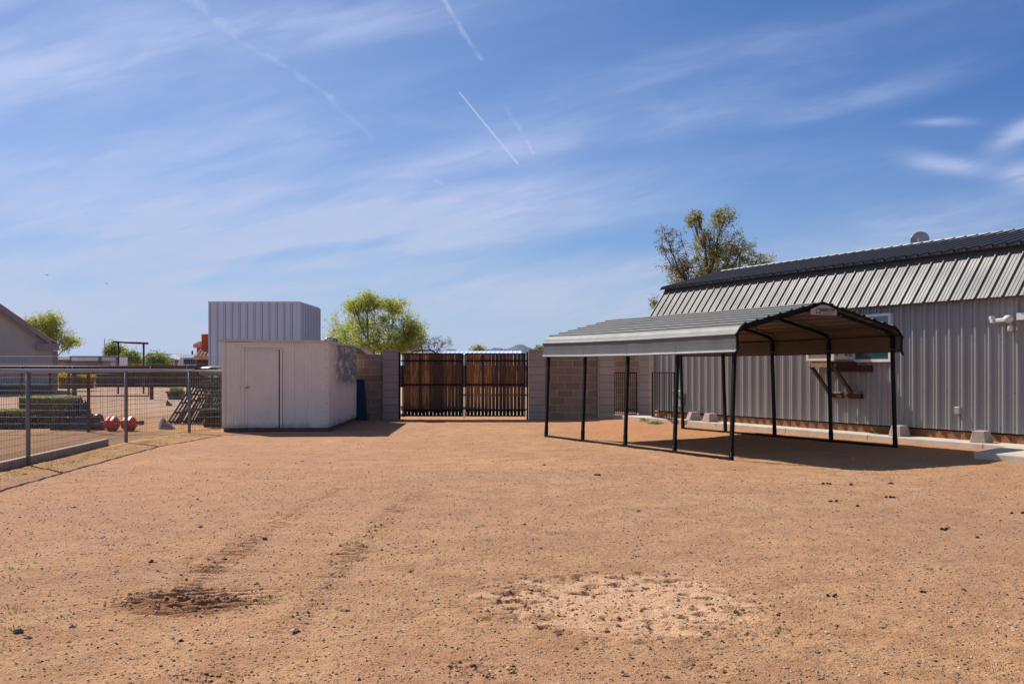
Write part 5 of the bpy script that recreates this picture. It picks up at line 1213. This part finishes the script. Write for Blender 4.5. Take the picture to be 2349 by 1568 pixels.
# grey roofed house
gh = thing('grey_roof_house', (pt(385, 0, 115).x, 118, 0), 'distant house with low grey roofs beyond the log gateway', 'house')
a, b_ = pt(316, 0, 112).x, pt(425, 0, 112).x; zt_ = pt(0, 812, 112).z; ze_ = pt(0, 826, 112).z
MB().poly([(a + .2, 112, 0), (pt(362, 0, 112).x, 112, 0), (pt(362, 0, 112).x, 112, ze_ + .2), (pt(339, 0, 112).x, 112, zt_ + .1), (a + .2, 112, ze_ - .3)], (0, 6, 0)).build('gable_wall', mats['tan'], gh)
MB().box(pt(362, 0, 112).x, 112.5, 0, b_ + 1, 118, ze_ + .1).build('wall', mats['tan'], gh)
p1, p2, p3, p4 = pt(345, 811, 112), pt(400, 812, 117), pt(425, 824, 112), pt(362, 824, 111.6)
mb = MB(); mb.hexa([p4 - V3((0, 0, .12)), p3 - V3((0, 0, .12)), p2 - V3((0, 0, .12)), p1 - V3((0, 0, .12)), p4, p3, p2, p1]); mb.build('roof', mats['dish'], gh)
q1, q2, q3, q4 = pt(372, 809.5, 124), pt(448, 811, 124), pt(450, 822, 119), pt(380, 818, 119)
mb = MB(); mb.hexa([q4 - V3((0, 0, .15)), q3 - V3((0, 0, .15)), q2 - V3((0, 0, .15)), q1 - V3((0, 0, .15)), q4, q3, q2, q1]); mb.build('rear_roof', mats['shingle'], gh)
MB().box(q4.x, 119.5, 0, q3.x, 124, q4.z - .2).build('rear_wall', mats['tan'], gh)
MB().tube([pt(441, 813, 121), pt(441, 804, 121)], .12, 6).build('chimney', mats['galvpost'], gh)
for x_ in (375, 385, 397): q = pt(x_, 0, 112.4); MB().box(q.x, 112.42, 0.8, q.x + .12, 112.49, ze_).build('porch_post', mats['white'], gh)
# white vehicle
vh = thing('white_van', (pt(430, 0, 90).x, 90, 0), 'white van with a dark rear window beside the tile roofed house', 'van')
c_ = pt(430, 0, 90).x; mb = MB(); mb.hexa([(c_ - .98, 90, .35), (c_ + .98, 90, .35), (c_ + .98, 94, .35), (c_ - .98, 94, .35), (c_ - .96, 90, 1.55), (c_ + .96, 90, 1.55), (c_ + .96, 94, 1.55), (c_ - .96, 94, 1.55)]); mb.hexa([(c_ - .96, 90, 1.55), (c_ + .96, 90, 1.55), (c_ + .96, 94, 1.55), (c_ - .96, 94, 1.55), (c_ - .72, 90.25, 2.45), (c_ + .78, 90.25, 2.45), (c_ + .78, 93.8, 2.45), (c_ - .72, 93.8, 2.45)]); bevel(mb.build('body', mats['white'], vh), .06, 2)
MB().hexa([(c_ - .35, 90.02, 1.80), (c_ + .70, 90.02, 1.80), (c_ + .70, 90.1, 1.80), (c_ - .35, 90.1, 1.80), (c_ - .35, 90.14, 2.28), (c_ + .66, 90.14, 2.28), (c_ + .66, 90.22, 2.28), (c_ - .35, 90.22, 2.28)]).build('window', mats['glass2'], vh)
for sx in (-.8, .8):
    for y_ in (90.9, 93.1): MB().tube([(c_ + sx - .1, y_, .36), (c_ + sx + .1, y_, .36)], .36, 14).build('wheel', mats['blackpaint'], vh)
# orange house with tile roofs
oh = thing('orange_house', (pt(480, 0, 76).x, 78, 0), 'orange stucco house with clay tile roofs beside the tall white shed', 'house')
a = pt(462, 0, 76).x; MB().box(a, 76, 0, a + 4, 79, pt(0, 766, 76).z).build('tower', mats['orange'], oh)
MB().box(pt(451, 0, 77).x, 77, 0, a + .0, 79, pt(0, 793, 77).z).build('wall', mats['orange'], oh)
MB().box(pt(450, 0, 75).x, 75, 0, a + 4, 75.98, pt(0, 822, 75).z).build('lower_wall', mats['bracket'], oh)
def tileroof(x0t, x1t, yt, x0b, x1b, yb, Yt_, Yb, name):
    A1, A2, B1, B2 = pt(x0t, yt, Yt_), pt(x1t, yt, Yt_), pt(x0b, yb, Yb), pt(x1b, yb, Yb); mb = MB()
    n = max(3, int((B2 - B1).length / .26)); rows_ = max(2, int((A1 - B1).length / .38))
    for r_ in range(rows_):
        for j in range(n):
            f0, f1 = r_ / rows_, (r_ + 1.12) / rows_; g_ = (j + .5) / n
            s_ = B1.lerp(B2, g_).lerp(A1.lerp(A2, g_), f0) + V3((0, -.02, .03 * 1)); e_ = B1.lerp(B2, g_).lerp(A1.lerp(A2, g_), min(f1, 1)); mb.tube([s_, e_], [.13, .10], 7)
    mb.hexa([B1 - V3((0, 0, .14)), B2 - V3((0, 0, .14)), A2 - V3((0, 0, .14)), A1 - V3((0, 0, .14)), B1, B2, A2, A1]); return mb.build(name, mats['tile'], oh)
tileroof(461, 500, 800, 444, 500, 820, 76.4, 74.6, 'lower_tile_roof'); tileroof(458, 464, 786, 443, 464, 793, 78, 76.4, 'upper_tile_roof')
# white roofed shelter beyond the gate
sr = thing('open_shelter', (-2, 60, 0), 'long low shelter with pale corrugated roof beyond the timber gate', 'shelter')
a, b_ = pt(985, 0, 58).x, pt(1197, 0, 58).x; zt_ = pt(0, 804.8, 61).z; zf = pt(0, 813, 57).z
mb = MB(); sheet(mb, V3((a, 57, zf)), V3((1, 0, 0)), V3((0, 4, zt_ - zf)), V3((0, -.2, 1)).normalized(), b_ - a, .25, minors=0, hM=.03, wM=.1); mb.hexa([(a, 57, zf - .08), (b_, 57, zf - .08), (b_, 61, zt_ - .08), (a, 61, zt_ - .08), (a, 57, zf - .01), (b_, 57, zf - .01), (b_, 61, zt_ - .01), (a, 61, zt_ - .01)]); mb.build('roof', mats['whitemetal'], sr)
for x_ in np.linspace(a + .2, b_ - .2, 5): MB().bar((x_, 57.1, 0), (x_, 57.1, zf - .08), .08, .08).build('post', mats['galvpost'], sr); MB().bar((x_, 60.9, 0), (x_, 60.9, zt_ - .08), .08, .08).build('post', mats['galvpost'], sr)

# ------------------------------------------------------------------ dung clods in the yard, birds
CL_ = ['wide dark clod cluster on the sand below the front right of the carport', 'two dark clods right of the widest clod cluster', 'dark clod pile at the right edge of the yard', 'single dark clod touching the right edge of the frame', 'thin dark clod in front of the left carport posts',
 'lone small clod just below the two widest clod clusters', 'dark clods above the right end of the pale dried mud', 'dark clods low on the right side of the yard', 'rightmost of the two low dark clod piles', 'small clod nearest the carport shadow', 'small clod left of the carport shadow edge', 'dark clods on the tyre track at the left',
 'dark clods between the carport shadow and the widest cluster', 'small clod in the middle of the right side gravel', 'dark clods between the right edge pile and the yard centre']

for i, (x, y, s_) in enumerate(((1905, 1150, 3), (2042, 1141, 2), (2335, 1177, 3), (2348, 1177, 1), (1376, 1090, 2), (1966, 1161, 1), (1911, 1366, 2), (2113, 1356, 2), (2220, 1354, 2), (2044, 1110, 1), (1950, 1112, 1), (776, 1272, 2), (1898, 1110, 2), (2243, 1234, 1), (2170, 1214, 2))):
    c_ = gp(x, y); k_ = c_.y / F; mb = MB(); rg = random.Random(i)
    for j in range(s_ + 1):
        mb.blobby(c_ + V3((rg.uniform(-8, 8) * k_ * (s_ - .5), rg.uniform(-.03, .03), 1.6 * k_)), (4.2 * k_, 4 * k_, 3.2 * k_), .3, i * 3 + j, 1, 2.0)
    o = mb.build('dung_clod', mats['clod'], origin=c_); tag(o, CL_[i], 'clod', 'dark dry clods on the yard')
o = MB().blobby(gp(42, 1449) + V3((0, 0, .008)), (.028, .022, .016), .1, 3, 2).build('pebble', mats['rock'], origin=gp(42, 1449)); tag(o, 'smooth grey pebble at the lower left of the yard', 'pebble')
for x, y, Y, lb in ((107.5, 630.5, 90, 'small dark bird gliding higher and farther left in the sky'), (244, 650, 105, 'small dark bird gliding lower, above the log gateway')):
    c_ = pt(x, y, Y); bd = thing('bird', c_, lb, 'bird', 'distant birds in the sky')
    MB().blobby(c_, (.045, .10, .035), .05, 1, 2).build('body', mats['blackpaint'], bd)
    for sg in (-1, 1): MB().hexa([c_ + V3((sg * .02, -.05, 0)), c_ + V3((sg * .02, .05, 0)), c_ + V3((sg * .15, .03, .03)), c_ + V3((sg * .15, -.03, .03)), c_ + V3((sg * .02, -.05, .012)), c_ + V3((sg * .02, .05, .012)), c_ + V3((sg * .15, .03, .036)), c_ + V3((sg * .15, -.03, .036))]).build('wing', mats['blackpaint'], bd)
    MB().hexa([c_ + V3((-.02, .09, 0)), c_ + V3((.02, .09, 0)), c_ + V3((.03, .15, 0)), c_ + V3((-.03, .15, 0)), c_ + V3((-.02, .09, .01)), c_ + V3((.02, .09, .01)), c_ + V3((.03, .15, .01)), c_ + V3((-.03, .15, .01))]).build('tail', mats['blackpaint'], bd)

# ------------------------------------------------------------------ haze
m = bpy.data.materials.new('air_haze'); m.use_nodes = True; t = m.node_tree; t.nodes.clear()
vo = t.nodes.new('ShaderNodeVolumePrincipled'); ou = t.nodes.new('ShaderNodeOutputMaterial'); t.links.new(vo.outputs[0], ou.inputs['Volume'])
vo.inputs['Color'].default_value = (.42, .58, 1, 1); vo.inputs['Density'].default_value = 4.5e-5; vo.inputs['Anisotropy'].default_value = 0.2
HAZE = True
if HAZE:
    o = MB().box(-6500, -3500, -40, 6500, 9500, 150).build('haze', m); tag(o, 'thin blue haze in front of the far hills', 'haze', kind='stuff')
